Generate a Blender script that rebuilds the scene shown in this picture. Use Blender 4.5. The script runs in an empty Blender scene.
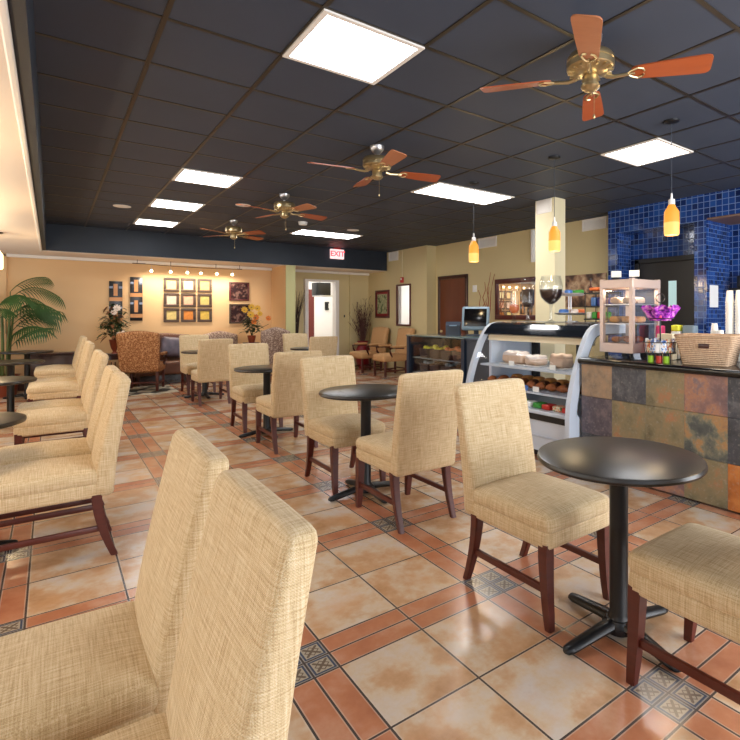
import bpy, bmesh, math, random
from mathutils import Vector, Matrix, noise as mnoise

random.seed(7)
PI = math.pi
SC = bpy.context.scene
COL = SC.collection

# ------------------------------------------------------------------ camera, world, light, exposure
cam_d = bpy.data.cameras.new('camera')
cam_d.sensor_width = 36.0
cam_d.lens = 36.0 * 518.1 / 740.0
cam_d.shift_x = (370.0 - 461.7) / 740.0
cam_d.shift_y = -(370.0 - 314.7) / 740.0
cam_d.clip_start = 0.02
cam = bpy.data.objects.new('camera', cam_d)
COL.objects.link(cam)
cam.location = (0.0, 0.0, 1.366)
cam.rotation_euler = (PI / 2, 0.0, -0.670)
SC.camera = cam

SC.view_settings.view_transform = 'Standard'
SC.view_settings.look = 'None'
SC.view_settings.gamma = 1.0
SC.view_settings.use_curve_mapping = False
SC.view_settings.exposure = 0.28
try:
    SC.cycles.use_denoising = True
    SC.cycles.max_bounces = 8
    SC.cycles.diffuse_bounces = 4
    SC.cycles.transparent_max_bounces = 12
    SC.cycles.sample_clamp_indirect = 4.0
    SC.cycles.caustics_reflective = False
    SC.cycles.caustics_refractive = False
except Exception:
    pass

W = bpy.data.worlds.new('world')
SC.world = W
W.use_nodes = True
W.node_tree.nodes['Background'].inputs[0].default_value = (0.80, 0.90, 1.0, 1)
W.node_tree.nodes['Background'].inputs[1].default_value = 1.4


def area(name, loc, rot, sx, sy, power, color):
    d = bpy.data.lights.new(name, 'AREA')
    d.shape = 'RECTANGLE'
    d.size, d.size_y = sx, sy
    d.energy = power
    d.color = color
    d.specular_factor = 0.45
    o = bpy.data.objects.new(name, d)
    COL.objects.link(o)
    o.location = loc
    o.rotation_euler = rot
    return o


# daylight through the storefront windows behind the camera, and through the side windows
area('daylight_storefront', (3.9, -1.62, 1.45), (PI / 2, 0, 0), 5.0, 2.3, 250, (0.97, 0.98, 1.0))
area('daylight_side', (-1.58, 5.2, 1.5), (PI / 2, 0, -PI / 2), 11.0, 1.6, 46, (1.0, 0.82, 0.58))


# ------------------------------------------------------------------ materials
def lin(c):
    return tuple(((x / 255.0) / 12.92 if x / 255.0 <= 0.04045 else ((x / 255.0 + 0.055) / 1.055) ** 2.4) for x in c) + (1.0,)


class NT:
    def __init__(self, name):
        self.m = bpy.data.materials.new(name)
        self.m.use_nodes = True
        self.t = self.m.node_tree
        self.b = self.t.nodes['Principled BSDF']

    def n(self, typ, **kw):
        nd = self.t.nodes.new(typ)
        for k, v in kw.items():
            setattr(nd, k, v)
        return nd

    def l(self, a, b):
        self.t.links.new(a, b)

    def math(self, op, a, b=None, c=None):
        nd = self.n('ShaderNodeMath', operation=op)
        for i, v in enumerate((a, b, c)):
            if v is None:
                continue
            if isinstance(v, (int, float)):
                nd.inputs[i].default_value = v
            else:
                self.l(v, nd.inputs[i])
        return nd.outputs[0]

    def mix(self, f, a, b):
        nd = self.n('ShaderNodeMix', data_type='RGBA')
        for s, v in ((nd.inputs[0], f), (nd.inputs[6], a), (nd.inputs[7], b)):
            if isinstance(v, (int, float)):
                s.default_value = v
            elif isinstance(v, tuple):
                s.default_value = v
            else:
                self.l(v, s)
        return nd.outputs[2]

    def coord(self, scale=(1, 1, 1), kind='Object', loc=(0, 0, 0), rot=(0, 0, 0)):
        tc = self.n('ShaderNodeTexCoord')
        mp = self.n('ShaderNodeMapping')
        mp.inputs['Scale'].default_value = scale
        mp.inputs['Location'].default_value = loc
        mp.inputs['Rotation'].default_value = rot
        self.l(tc.outputs[kind], mp.inputs[0])
        return mp.outputs[0]

    def noise(self, vec, scale=5.0, detail=3.0, rough=0.5, w=None):
        nd = self.n('ShaderNodeTexNoise')
        if w is not None:
            nd.noise_dimensions = '4D'
            self.l(w, nd.inputs['W'])
        if vec is not None:
            self.l(vec, nd.inputs['Vector'])
        nd.inputs['Scale'].default_value = scale
        nd.inputs['Detail'].default_value = detail
        nd.inputs['Roughness'].default_value = rough
        return nd.outputs[0]

    def ramp(self, f, stops):
        nd = self.n('ShaderNodeValToRGB')
        cr = nd.color_ramp
        while len(cr.elements) < len(stops):
            cr.elements.new(0.5)
        for e, (p, c) in zip(cr.elements, stops):
            e.position = p
            e.color = c
        self.l(f, nd.inputs[0])
        return nd.outputs[0]

    def bump(self, h, strength=0.3, dist=0.01):
        nd = self.n('ShaderNodeBump')
        nd.inputs['Strength'].default_value = strength
        nd.inputs['Distance'].default_value = dist
        self.l(h, nd.inputs['Height'])
        self.l(nd.outputs[0], self.b.inputs['Normal'])

    def set(self, **kw):
        names = dict(col='Base Color', rough='Roughness', metal='Metallic', spec='Specular IOR Level', coat='Coat Weight',
                     trans='Transmission Weight', alpha='Alpha', sheen='Sheen Weight')
        for k, v in kw.items():
            s = self.b.inputs[names[k]]
            if isinstance(v, (int, float, tuple)):
                s.default_value = v
            else:
                self.l(v, s)
        return self


def flat(name, c, rough=0.6, metal=0.0, var=0.06, scale=9.0, coat=0.0, spec=0.5):
    """a plain material with a faint mottling of its own colour"""
    t = NT(name)
    c = lin(c)
    d = tuple(max(0.0, x * (1 - var * 2)) for x in c[:3]) + (1,)
    f = t.noise(t.coord(), scale, 3.0)
    t.set(col=t.mix(f, c, d), rough=rough, metal=metal, coat=coat, spec=spec)
    return t.m


def glow(name, c, strength):
    t = NT(name)
    t.set(col=lin(c), rough=0.6)
    t.b.inputs['Emission Color'].default_value = lin(c)
    t.b.inputs['Emission Strength'].default_value = strength
    return t.m


def glass(name, tint=(1, 1, 1, 1), refl=0.015):
    m = bpy.data.materials.new(name)
    m.use_nodes = True
    nt = m.node_tree
    nt.nodes.clear()
    out = nt.nodes.new('ShaderNodeOutputMaterial')
    tr = nt.nodes.new('ShaderNodeBsdfTransparent')
    tr.inputs[0].default_value = tint
    gl = nt.nodes.new('ShaderNodeBsdfGlossy')
    gl.inputs['Roughness'].default_value = 0.03
    lw = nt.nodes.new('ShaderNodeLayerWeight')
    lw.inputs[0].default_value = 0.25
    ad = nt.nodes.new('ShaderNodeMath')
    ad.operation = 'MULTIPLY_ADD'
    ad.inputs[1].default_value = 0.22
    ad.inputs[2].default_value = refl
    nt.links.new(lw.outputs['Fresnel'], ad.inputs[0])
    mx = nt.nodes.new('ShaderNodeMixShader')
    nt.links.new(ad.outputs[0], mx.inputs[0])
    nt.links.new(tr.outputs[0], mx.inputs[1])
    nt.links.new(gl.outputs[0], mx.inputs[2])
    nt.links.new(mx.outputs[0], out.inputs[0])
    return m


def floor_material():
    t = NT('ceramic_floor_tiles')
    tc = t.n('ShaderNodeTexCoord')
    sep = t.n('ShaderNodeSeparateXYZ')
    t.l(tc.outputs['Object'], sep.inputs[0])
    P = 0.971
    HW = 0.1035
    u = t.math('ADD', t.math('DIVIDE', t.math('SUBTRACT', sep.outputs[0], 1.747), P), 20.5)
    v = t.math('ADD', t.math('DIVIDE', t.math('SUBTRACT', sep.outputs[1], 1.974), P), 20.5)
    iu, iv = t.math('FLOOR', u), t.math('FLOOR', v)
    fu = t.math('SUBTRACT', t.math('FRACT', u), 0.5)      # -0.5..0.5, 0 on the border crossing
    fv = t.math('SUBTRACT', t.math('FRACT', v), 0.5)
    au, av = t.math('ABSOLUTE', fu), t.math('ABSOLUTE', fv)
    h = HW / P * 1.0
    su, sv = t.math('LESS_THAN', au, h), t.math('LESS_THAN', av, h)
    strip = t.math('MAXIMUM', su, sv)
    insert = t.math('MULTIPLY', su, sv)
    g = 0.0042

    def line(a, w=g):
        d0 = a
        d1 = t.math('ABSOLUTE', t.math('SUBTRACT', a, h))
        d2 = t.math('ABSOLUTE', t.math('SUBTRACT', a, 0.5))
        m = t.math('MINIMUM', t.math('MINIMUM', d0, d1), d2)
        return m
    dist = t.math('MINIMUM', line(au), line(av))
    grout = t.math('LESS_THAN', dist, g)
    pale = t.math('LESS_THAN', dist, g * 2.1)
    # id of every tile
    su2, sv2 = t.math('SIGN', fu), t.math('SIGN', fv)
    idx = t.math('ADD', t.math('MULTIPLY', iu, 2.0), t.math('MULTIPLY', su2, 0.5))
    idy = t.math('ADD', t.math('MULTIPLY', iv, 2.0), t.math('MULTIPLY', sv2, 0.5))
    cmb = t.n('ShaderNodeCombineXYZ')
    t.l(idx, cmb.inputs[0]); t.l(idy, cmb.inputs[1]); t.l(t.math('ADD', t.math('MULTIPLY', su, 3.0), t.math('MULTIPLY', sv, 7.0)), cmb.inputs[2])
    wn = t.n('ShaderNodeTexWhiteNoise')
    t.l(cmb.outputs[0], wn.inputs['Vector'])
    rnd = t.math('MULTIPLY', wn.outputs['Value'], 40.0)
    n1 = t.noise(tc.outputs['Object'], 4.2, 5.0, 0.6, rnd)
    n2 = t.noise(tc.outputs['Object'], 5.5, 3.0, 0.5, t.math('ADD', rnd, 9.0))
    n3 = t.noise(tc.outputs['Object'], 60.0, 3.0, 0.6)
    big = t.ramp(n1, [(0.34, lin((176, 132, 92))), (0.45, lin((198, 158, 120))), (0.54, lin((208, 186, 160))), (0.66, lin((208, 198, 190))), (0.85, lin((176, 150, 124)))])
    big = t.mix(t.ramp(n2, [(0.50, (0, 0, 0, 1)), (0.85, (0.8, 0.8, 0.8, 1))]), big, lin((206, 156, 108)))
    big = t.mix(t.math('MULTIPLY', n3, 0.16), big, lin((150, 120, 95)))
    ter = t.ramp(n1, [(0.3, lin((166, 104, 74))), (0.5, lin((186, 124, 90))), (0.66, lin((200, 152, 122))), (0.9, lin((170, 112, 80)))])
    ter = t.mix(t.math('MULTIPLY', n3, 0.18), ter, lin((140, 76, 50)))
    col = t.mix(strip, big, ter)
    # decorated inserts: blue border, pale star
    lu = t.math('DIVIDE', au, h)
    lv = t.math('DIVIDE', av, h)
    cu, cv = t.math('ABSOLUTE', t.math('SUBTRACT', lu, 0.5)), t.math('ABSOLUTE', t.math('SUBTRACT', lv, 0.5))
    mx = t.math('MAXIMUM', cu, cv)
    border = t.math('MULTIPLY', t.math('GREATER_THAN', mx, 0.345), t.math('LESS_THAN', mx, 0.455))
    dd = t.math('ABSOLUTE', t.math('SUBTRACT', cu, cv))
    star = t.math('MULTIPLY', t.math('LESS_THAN', dd, 0.075), t.math('LESS_THAN', mx, 0.29))
    ring = t.math('LESS_THAN', t.math('ABSOLUTE', t.math('SUBTRACT', t.math('ADD', cu, cv), 0.27)), 0.03)
    icol = t.mix(border, lin((172, 160, 140)), lin((44, 62, 88)))
    icol = t.mix(t.math('MAXIMUM', star, t.math('MULTIPLY', ring, t.math('LESS_THAN', mx, 0.3))), icol, lin((104, 88, 72)))
    icol = t.mix(t.math('MULTIPLY', n3, 0.4), icol, lin((110, 100, 90)))
    col = t.mix(insert, col, icol)
    col = t.mix(t.math('MULTIPLY', pale, 0.35), col, lin((205, 192, 175)))
    col = t.mix(grout, col, lin((72, 64, 60)))
    rough = 0.235
    t.set(col=col, rough=rough, spec=0.75)
    hgt = t.math('ADD', t.math('MULTIPLY', t.math('GREATER_THAN', dist, g * 1.1), 1.0), t.math('MULTIPLY', n3, 0.08))
    t.bump(hgt, 0.25, 0.004)
    return t.m


def fabric(name, base, dark, light, weave=0.5):
    t = NT(name)
    oi = t.n('ShaderNodeObjectInfo')
    cmb = t.n('ShaderNodeCombineXYZ')
    for i in range(3):
        t.l(t.math('MULTIPLY', oi.outputs['Random'], 7.0 + i), cmb.inputs[i])
    tc = t.n('ShaderNodeTexCoord')
    add = t.n('ShaderNodeVectorMath', operation='ADD')
    t.l(tc.outputs['Object'], add.inputs[0]); t.l(cmb.outputs[0], add.inputs[1])
    sp = t.n('ShaderNodeSeparateXYZ'); t.l(add.outputs[0], sp.inputs[0])
    nr = t.n('ShaderNodeSeparateXYZ'); t.l(tc.outputs['Normal'], nr.inputs[0])
    side = t.math('GREATER_THAN', t.math('ABSOLUTE', nr.outputs[0]), 0.68)
    flatf = t.math('GREATER_THAN', t.math('ABSOLUTE', nr.outputs[2]), 0.68)

    def pick(f, a, b):
        return t.math('ADD', t.math('MULTIPLY', a, t.math('SUBTRACT', 1.0, f)), t.math('MULTIPLY', b, f))
    u = pick(side, sp.outputs[0], sp.outputs[1])
    v = pick(flatf, sp.outputs[2], sp.outputs[1])
    # the cloth's own two directions (across, along)
    uv = t.n('ShaderNodeCombineXYZ'); t.l(u, uv.inputs[0]); t.l(v, uv.inputs[1])

    def mp(s):
        m = t.n('ShaderNodeMapping')
        m.inputs['Scale'].default_value = s
        t.l(uv.outputs[0], m.inputs[0])
        return m.outputs[0]
    a = t.noise(mp((230, 9, 1)), 1.0, 2.0, 0.6)
    b = t.noise(mp((9, 250, 1)), 1.0, 2.0, 0.6)
    c = t.noise(mp((420, 420, 1)), 1.0, 1.0, 0.5)
    big = t.noise(add.outputs[0], 4.0, 2.0)
    f = t.math('ADD', t.math('MULTIPLY', a, 0.38), t.math('ADD', t.math('MULTIPLY', b, 0.38), t.math('MULTIPLY', c, 0.24)))
    col = t.ramp(f, [(0.38, dark), (0.5, base), (0.62, light)])
    col = t.mix(t.math('MULTIPLY', big, 0.2), col, dark)
    t.set(col=col, rough=0.92, spec=0.2, sheen=0.15)
    wv = t.math('MULTIPLY', t.math('SINE', t.math('MULTIPLY', u, 1250.0)), t.math('SINE', t.math('MULTIPLY', v, 1250.0)))
    t.bump(t.math('ADD', t.math('MULTIPLY', wv, 0.35), f), weave, 0.003)
    return t.m


def pattern_fabric(name, base, spot, spot2, scale=28.0):
    t = NT(name)
    v = t.n('ShaderNodeTexVoronoi', feature='DISTANCE_TO_EDGE')
    t.l(t.coord(), v.inputs['Vector'])
    v.inputs['Scale'].default_value = scale
    n1 = t.noise(t.coord(), scale * 0.9, 2.0)
    col = t.ramp(v.outputs['Distance'], [(0.0, spot), (0.12, spot), (0.2, base), (1.0, base)])
    col = t.mix(t.ramp(n1, [(0.52, (0, 0, 0, 1)), (0.6, (1, 1, 1, 1))]), col, spot2)
    t.set(col=col, rough=0.9, spec=0.2)
    return t.m


def stripe_fabric(name, a, b, scale=60):
    t = NT(name)
    w = t.n('ShaderNodeTexWave', wave_type='BANDS', bands_direction='Z')
    t.l(t.coord(), w.inputs[0]); w.inputs['Scale'].default_value = scale
    w.inputs['Distortion'].default_value = 4.0
    w.inputs['Detail'].default_value = 2.0
    t.set(col=t.mix(w.outputs[1], a, b), rough=0.9, spec=0.2)
    return t.m


def wood(name, a, b, rough=0.35, scale=(4, 4, 40), coat=0.2):
    t = NT(name)
    f = t.noise(t.coord(scale), 1.0, 4.0, 0.6)
    t.set(col=t.mix(f, a, b), rough=rough, coat=coat)
    return t.m


def paint(name, c, c2, rough=0.6, scale=0.8):
    t = NT(name)
    f = t.noise(t.coord(), scale, 4.0, 0.55)
    f2 = t.noise(t.coord(), 90.0, 2.0)
    t.set(col=t.mix(f, c, c2), rough=rough, spec=0.3)
    t.bump(f2, 0.08, 0.003)
    return t.m


def slate(name, stops, seed, scale=7.0):
    t = NT(name)
    co = t.coord(loc=(seed * 3.1, seed * 7.7, seed * 1.3))
    n0 = t.noise(co, 3.0, 2.0)
    n1 = t.noise(co, scale, 5.0, 0.62)
    n2 = t.noise(co, 45.0, 3.0, 0.6)
    f = t.math('ADD', t.math('MULTIPLY', n1, 0.8), t.math('MULTIPLY', n0, 0.2))
    col = t.ramp(f, stops)
    col = t.mix(t.ramp(n2, [(0.56, (0, 0, 0, 1)), (0.72, (0.3, 0.3, 0.3, 1))]), col, lin((168, 160, 152)))
    t.set(col=col, rough=t.math('ADD', t.math('MULTIPLY', n2, 0.3), 0.28))
    t.bump(t.math('ADD', n1, t.math('MULTIPLY', n2, 0.3)), 0.5, 0.01)
    return t.m


def tiles_blue(name, size, mode):
    """mode: axes of the face: 'yz', 'xz', 'xy'"""
    t = NT(name)
    tc = t.n('ShaderNodeTexCoord')
    sep = t.n('ShaderNodeSeparateXYZ')
    t.l(tc.outputs['Object'], sep.inputs[0])
    ax = {'x': sep.outputs[0], 'y': sep.outputs[1], 'z': sep.outputs[2]}
    u = t.math('DIVIDE', ax[mode[0]], size)
    v = t.math('DIVIDE', ax[mode[1]], size)
    fu = t.math('ABSOLUTE', t.math('SUBTRACT', t.math('FRACT', t.math('ADD', u, 100.0)), 0.5))
    fv = t.math('ABSOLUTE', t.math('SUBTRACT', t.math('FRACT', t.math('ADD', v, 100.0)), 0.5))
    m = t.math('MAXIMUM', fu, fv)
    gr = t.math('GREATER_THAN', m, 0.452)
    c = t.n('ShaderNodeCombineXYZ')
    t.l(t.math('FLOOR', t.math('ADD', u, 100.0)), c.inputs[0]); t.l(t.math('FLOOR', t.math('ADD', v, 100.0)), c.inputs[1])
    wn = t.n('ShaderNodeTexWhiteNoise')
    t.l(c.outputs[0], wn.inputs['Vector'])
    col = t.ramp(wn.outputs['Value'], [(0.0, lin((12, 28, 72))), (0.25, lin((18, 44, 102))), (0.65, lin((24, 58, 126))), (1.0, lin((34, 76, 148)))])
    col = t.mix(gr, col, lin((96, 124, 172)))
    t.set(col=col, rough=t.math('ADD', t.math('MULTIPLY', gr, 0.5), 0.08), spec=0.6)
    bz = t.math('ADD', t.math('MULTIPLY', t.math('SUBTRACT', 1.0, gr), 1.0), t.math('MULTIPLY', t.noise(tc.outputs['Object'], 40.0, 1.0), 0.8))
    t.bump(bz, 0.25, 0.004)
    return t.m


BL = (0, 0, 0, 1)
FLOOR = floor_material()
FAB = fabric('beige_tweed', lin((212, 189, 149)), lin((180, 150, 110)), lin((231, 214, 182)), 0.5)
CHERRY = wood('cherry_wood', lin((98, 38, 24)), lin((60, 22, 16)), 0.42, (4, 4, 40), 0.0)
DARKWOOD = wood('mahogany_wood', lin((72, 30, 20)), lin((40, 16, 12)), 0.3)
DOORWOOD = wood('brown_door_wood', lin((118, 60, 34)), lin((84, 38, 22)), 0.35, (5, 5, 1.2))
BLACKTOP = flat('black_tabletop', (30, 26, 23), 0.30, 0.0, 0.02)
BLACKIRON = flat('black_iron', (24, 26, 30), 0.36, 0.2, 0.1)
PEACH = paint('peach_wall_paint', lin((228, 192, 146)), lin((218, 178, 130)))
KHAKI = paint('khaki_wall_paint', lin((212, 196, 150)), lin((202, 184, 138)))
LIME = paint('pale_green_paint', lin((196, 192, 142)), lin((188, 184, 132)))
CREAM = paint('cream_column_paint', lin((228, 218, 184)), lin((222, 210, 172)))
WHITEP = paint('white_soffit_paint', lin((238, 226, 214)), lin((232, 218, 206)), 0.5)
TRIMW = flat('white_trim', (236, 232, 226), 0.45, var=0.02)
CEILD = paint('charcoal_ceiling_board', lin((64, 72, 88)), lin((56, 63, 77)), 0.6, 1.5)
TBAR = flat('bronze_ceiling_bar', (70, 62, 52), 0.38, 0.6, 0.1)
NAVY = paint('dark_navy_paint', lin((40, 48, 60)), lin((30, 36, 46)), 0.5, 3.0)
PANEL = glow('light_panel_diffuser', (250, 252, 255), 15.0)
BRASS = flat('antique_brass', (206, 184, 140), 0.28, 0.9, 0.12)
CHROME = flat('brushed_steel', (196, 196, 200), 0.3, 0.9, 0.04)
BLADE = wood('orange_fan_blade_wood', lin((176, 88, 44)), lin((148, 66, 30)), 0.35, (3, 30, 30))
BLADE_LIT = wood('lit_fan_blade_wood', lin((190, 124, 84)), lin((168, 102, 66)), 0.4, (3, 30, 30))  # same blade wood, with the light on one blade put into its colour
AMBER = glow('amber_glass_glow', (246, 160, 52), 0.85)
AMBERLOW = glow('amber_glass_pale_glow', (255, 204, 112), 0.95)
for _m in (AMBER, AMBERLOW):
    _m.node_tree.nodes['Principled BSDF'].inputs['Base Color'].default_value = lin((150, 96, 40))
WARMBULB = glow('warm_bulb', (255, 226, 170), 14.0)
WARMSHADE = glow('warm_white_shade', (255, 226, 170), 3.0)
REDGLOW = glow('exit_sign_red', (236, 60, 70), 2.2)
WHITEGLOW = glow('exit_sign_face', (250, 214, 214), 0.9)
GLASS = glass('clear_glass')
MIRROR = NT('mirror_glass').set(col=(0.86, 0.86, 0.86, 1), metal=1.0, rough=0.03).m
GRANITE = flat('black_granite', (26, 26, 26), 0.12, 0.0, 0.3, 60.0)
CASEW = flat('pale_grey_enamel', (208, 220, 236), 0.35, var=0.03)
CASEALU = flat('silver_case_frame', (190, 202, 218), 0.55, 0.0, 0.03)
CASEDARK = flat('dark_case_glass', (20, 26, 36), 0.08, 0.0, 0.1, coat=0.5)
NAVYCASE = flat('dark_blue_case', (36, 50, 72), 0.4, var=0.05)
BLACKP = flat('black_plastic', (18, 18, 20), 0.45, var=0.1)
GREYP = flat('blue_grey_plastic', (120, 142, 158), 0.45, var=0.05)
DKGREYP = flat('dark_grey_plastic', (52, 60, 74), 0.5, var=0.08)
WHITE = flat('white_plastic', (240, 240, 238), 0.4, var=0.02)
PAPER = flat('white_paper', (244, 244, 240), 0.8, var=0.02)
CREAMP = flat('cream_light_cover', (246, 232, 200), 0.5, var=0.03)
MOTTLE = NT('blue_white_wrapper')
MOTTLE.set(col=MOTTLE.ramp(MOTTLE.noise(MOTTLE.coord(), 48.0, 2.0), [(0.40, lin((60, 90, 150))), (0.47, lin((120, 160, 215))), (0.53, lin((236, 236, 236))), (0.62, lin((170, 130, 96)))]), rough=0.35)
MOTTLE = MOTTLE.m
SALAD = NT('mixed_wrapper')
SALAD.set(col=SALAD.ramp(SALAD.noise(SALAD.coord(), 30.0, 2.0), [(0.40, lin((190, 60, 44))), (0.48, lin((226, 176, 120))), (0.55, lin((236, 230, 214))), (0.63, lin((110, 140, 70)))]), rough=0.35)
SALAD = SALAD.m
PURPLE = NT('purple_film')
PURPLE.set(col=PURPLE.ramp(PURPLE.noise(PURPLE.coord(), 32.0, 3.0), [(0.36, lin((84, 24, 110))), (0.48, lin((150, 44, 176))), (0.56, lin((196, 84, 200))), (0.64, lin((226, 150, 210)))]), rough=0.2)  # purple mottle; the pale pinks paint the film's reflections into its colour
PURPLE = PURPLE.m
PINK = flat('pink_card', (224, 70, 130), 0.5)
YEL = flat('yellow_card', (226, 226, 60), 0.5)
GREEN = flat('green_wrap', (60, 160, 60), 0.5, var=0.2)
LIMEC = flat('lime_label', (160, 210, 40), 0.5)
REDC = flat('red_wrap', (206, 48, 36), 0.45, var=0.15)
ORANGEC = flat('orange_wrap', (232, 120, 60), 0.5, var=0.15)
BLUEC = flat('blue_wrap', (80, 130, 210), 0.4, var=0.15, scale=40)
NAVYC = flat('deep_blue_wrap', (30, 36, 140), 0.4, var=0.3, scale=40)
BREAD = flat('golden_bread', (226, 162, 92), 0.7, var=0.22, scale=20)
CROIS = flat('brown_pastry', (186, 108, 56), 0.6, var=0.35, scale=25)
CHOC = flat('chocolate_pastry', (104, 58, 34), 0.55, var=0.3, scale=30)
CAKE = flat('sugar_dusted_cake', (222, 192, 168), 0.6, var=0.18, scale=26)
PLASTICWRAP = flat('frosted_plastic_lid', (228, 216, 210), 0.2, var=0.08, scale=14)
BEANS = flat('coffee_beans', (64, 34, 26), 0.5, var=0.5, scale=90)
LEATHER = flat('brown_leather', (112, 68, 48), 0.35, var=0.2)
SATIN = flat('grey_violet_satin', (120, 112, 128), 0.35, var=0.35, scale=8)
FLORALF = pattern_fabric('brown_scroll_fabric', lin((180, 130, 88)), lin((134, 86, 54)), lin((196, 148, 104)), 42)
GREYF = pattern_fabric('grey_scroll_fabric', lin((168, 146, 130)), lin((128, 104, 92)), lin((188, 166, 150)), 38)
TANF = stripe_fabric('tan_woven_stripe', lin((214, 174, 124)), lin((178, 128, 84)), 30)
RUGM = pattern_fabric('grey_scroll_rug', lin((170, 160, 140)), lin((58, 56, 54)), lin((190, 184, 166)), 3.0)
WICKER = None
LEAF = flat('palm_green', (66, 108, 50), 0.5, var=0.35, scale=12)
LEAF2 = flat('olive_leaf', (104, 108, 62), 0.55, var=0.3, scale=14)
LEAF3 = flat('deep_leaf', (50, 74, 40), 0.5, var=0.3, scale=14)
RUST = flat('rust_leaf', (150, 96, 58), 0.6, var=0.25)
DRYM = flat('dried_reed', (110, 70, 62), 0.7, var=0.3)
TWIG = flat('orange_twig', (176, 96, 56), 0.6, var=0.2)
DARKTWIG = flat('dark_twig', (62, 44, 38), 0.8, var=0.2)
PETALW = flat('cream_petal', (240, 222, 206), 0.6, var=0.08)
PETALY = flat('yellow_petal', (240, 186, 60), 0.6, var=0.15)
PETALO = flat('orange_petal', (232, 130, 50), 0.6, var=0.15)
TERRA = flat('red_brown_urn', (140, 62, 36), 0.35, var=0.15)
REDPOT = flat('dark_red_glaze', (138, 20, 34), 0.3, var=0.12)
FRAMEB = flat('dark_bronze_frame', (78, 58, 44), 0.45, var=0.15)
FRAMER = flat('red_mahogany_frame', (94, 34, 28), 0.35, var=0.15)
BLACKART = flat('black_lacquer', (22, 20, 24), 0.3)
ORANGEART = flat('copper_band', (206, 142, 80), 0.4, var=0.12)
SILVERART = flat('silver_blue_band', (130, 142, 168), 0.35)
REDDOOR = flat('brick_red_door', (104, 42, 36), 0.45, var=0.06)
DOORDARK = flat('charcoal_door', (30, 28, 30), 0.4)
PANEGLOW = glow('glowing_door_pane', (176, 206, 206), 0.55)  # door pane glows by itself, as if lit from behind
REDPL = flat('fire_alarm_red', (196, 40, 36), 0.4)
PICM = [flat('art_print_%s' % n, c, 0.6, var=0.25, scale=22) for n, c in (
    ('sand', (226, 194, 138)), ('pale', (236, 218, 168)), ('amber', (234, 186, 112)), ('rose', (236, 206, 186)), ('coral', (226, 170, 140)),
    ('olive', (198, 178, 104)), ('straw', (232, 208, 132)), ('orange', (228, 140, 54)), ('gold', (222, 186, 80)))]
ARTDARK = pattern_fabric('dark_relief_art', lin((74, 46, 42)), lin((48, 30, 34)), lin((120, 92, 84)), 9.0)
BOTANIC = pattern_fabric('green_botanical_print', lin((168, 168, 128)), lin((150, 152, 116)), lin((96, 110, 74)), 12.0)
POSTERM = NT('mottled_brown_poster')
POSTERM.set(col=POSTERM.ramp(POSTERM.noise(POSTERM.coord(), 4.5, 4.0), [(0.3, lin((40, 28, 26))), (0.42, lin((88, 62, 48))), (0.52, lin((160, 122, 92))), (0.6, lin((206, 176, 140))), (0.75, lin((120, 70, 60)))]), rough=0.5)
POSTERM = POSTERM.m
wk = NT('woven_seagrass')
w1 = wk.n('ShaderNodeTexWave', wave_type='BANDS', bands_direction='Z'); wk.l(wk.coord(), w1.inputs[0]); w1.inputs['Scale'].default_value = 22; w1.inputs['Distortion'].default_value = 1.5
w2 = wk.noise(wk.coord((90, 90, 30)), 1.0, 2.0)
wk.set(col=wk.mix(wk.math('ADD', wk.math('MULTIPLY', w1.outputs[1], 0.5), wk.math('MULTIPLY', w2, 0.5)), lin((146, 108, 82)), lin((236, 204, 168))), rough=0.85)
wk.bump(wk.math('ADD', w1.outputs[1], w2), 0.8, 0.006)
WICKER = wk.m
SLATES = [
    slate('slate_sandy', [(0.30, lin((112, 98, 84))), (0.45, lin((150, 128, 104))), (0.58, lin((176, 140, 108))), (0.72, lin((150, 152, 140)))], 1),
    slate('slate_charcoal', [(0.30, lin((50, 52, 56))), (0.50, lin((70, 72, 78))), (0.62, lin((92, 92, 96))), (0.8, lin((120, 120, 124)))], 2, 12),
    slate('slate_olive', [(0.32, lin((96, 88, 66))), (0.46, lin((128, 118, 90))), (0.56, lin((142, 124, 92))), (0.64, lin((166, 116, 80))), (0.8, lin((132, 132, 112)))], 3),
    slate('slate_rust', [(0.32, lin((84, 78, 84))), (0.44, lin((122, 94, 92))), (0.50, lin((140, 106, 98))), (0.56, lin((168, 120, 92))), (0.62, lin((124, 104, 106))), (0.78, lin((104, 96, 104)))], 4, 5),
    slate('slate_orange', [(0.32, lin((140, 84, 44))), (0.46, lin((176, 104, 50))), (0.58, lin((196, 126, 66))), (0.75, lin((130, 100, 76)))], 5),
    slate('slate_mixed', [(0.34, lin((58, 64, 66))), (0.46, lin((84, 88, 84))), (0.52, lin((122, 120, 100))), (0.58, lin((168, 128, 84))), (0.64, lin((150, 116, 84))), (0.8, lin((92, 94, 90)))], 6, 5),
    slate('slate_violet', [(0.32, lin((66, 60, 68))), (0.5, lin((88, 80, 88))), (0.62, lin((112, 98, 102))), (0.8, lin((130, 120, 118)))], 7, 14),
]
BLUE_YZ = tiles_blue('blue_mosaic_front', 0.078, 'yz')
BLUE_XZ = tiles_blue('blue_mosaic_side', 0.055, 'xz')
BLUE_YZS = tiles_blue('blue_mosaic_recess', 0.078, 'yz')


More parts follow.
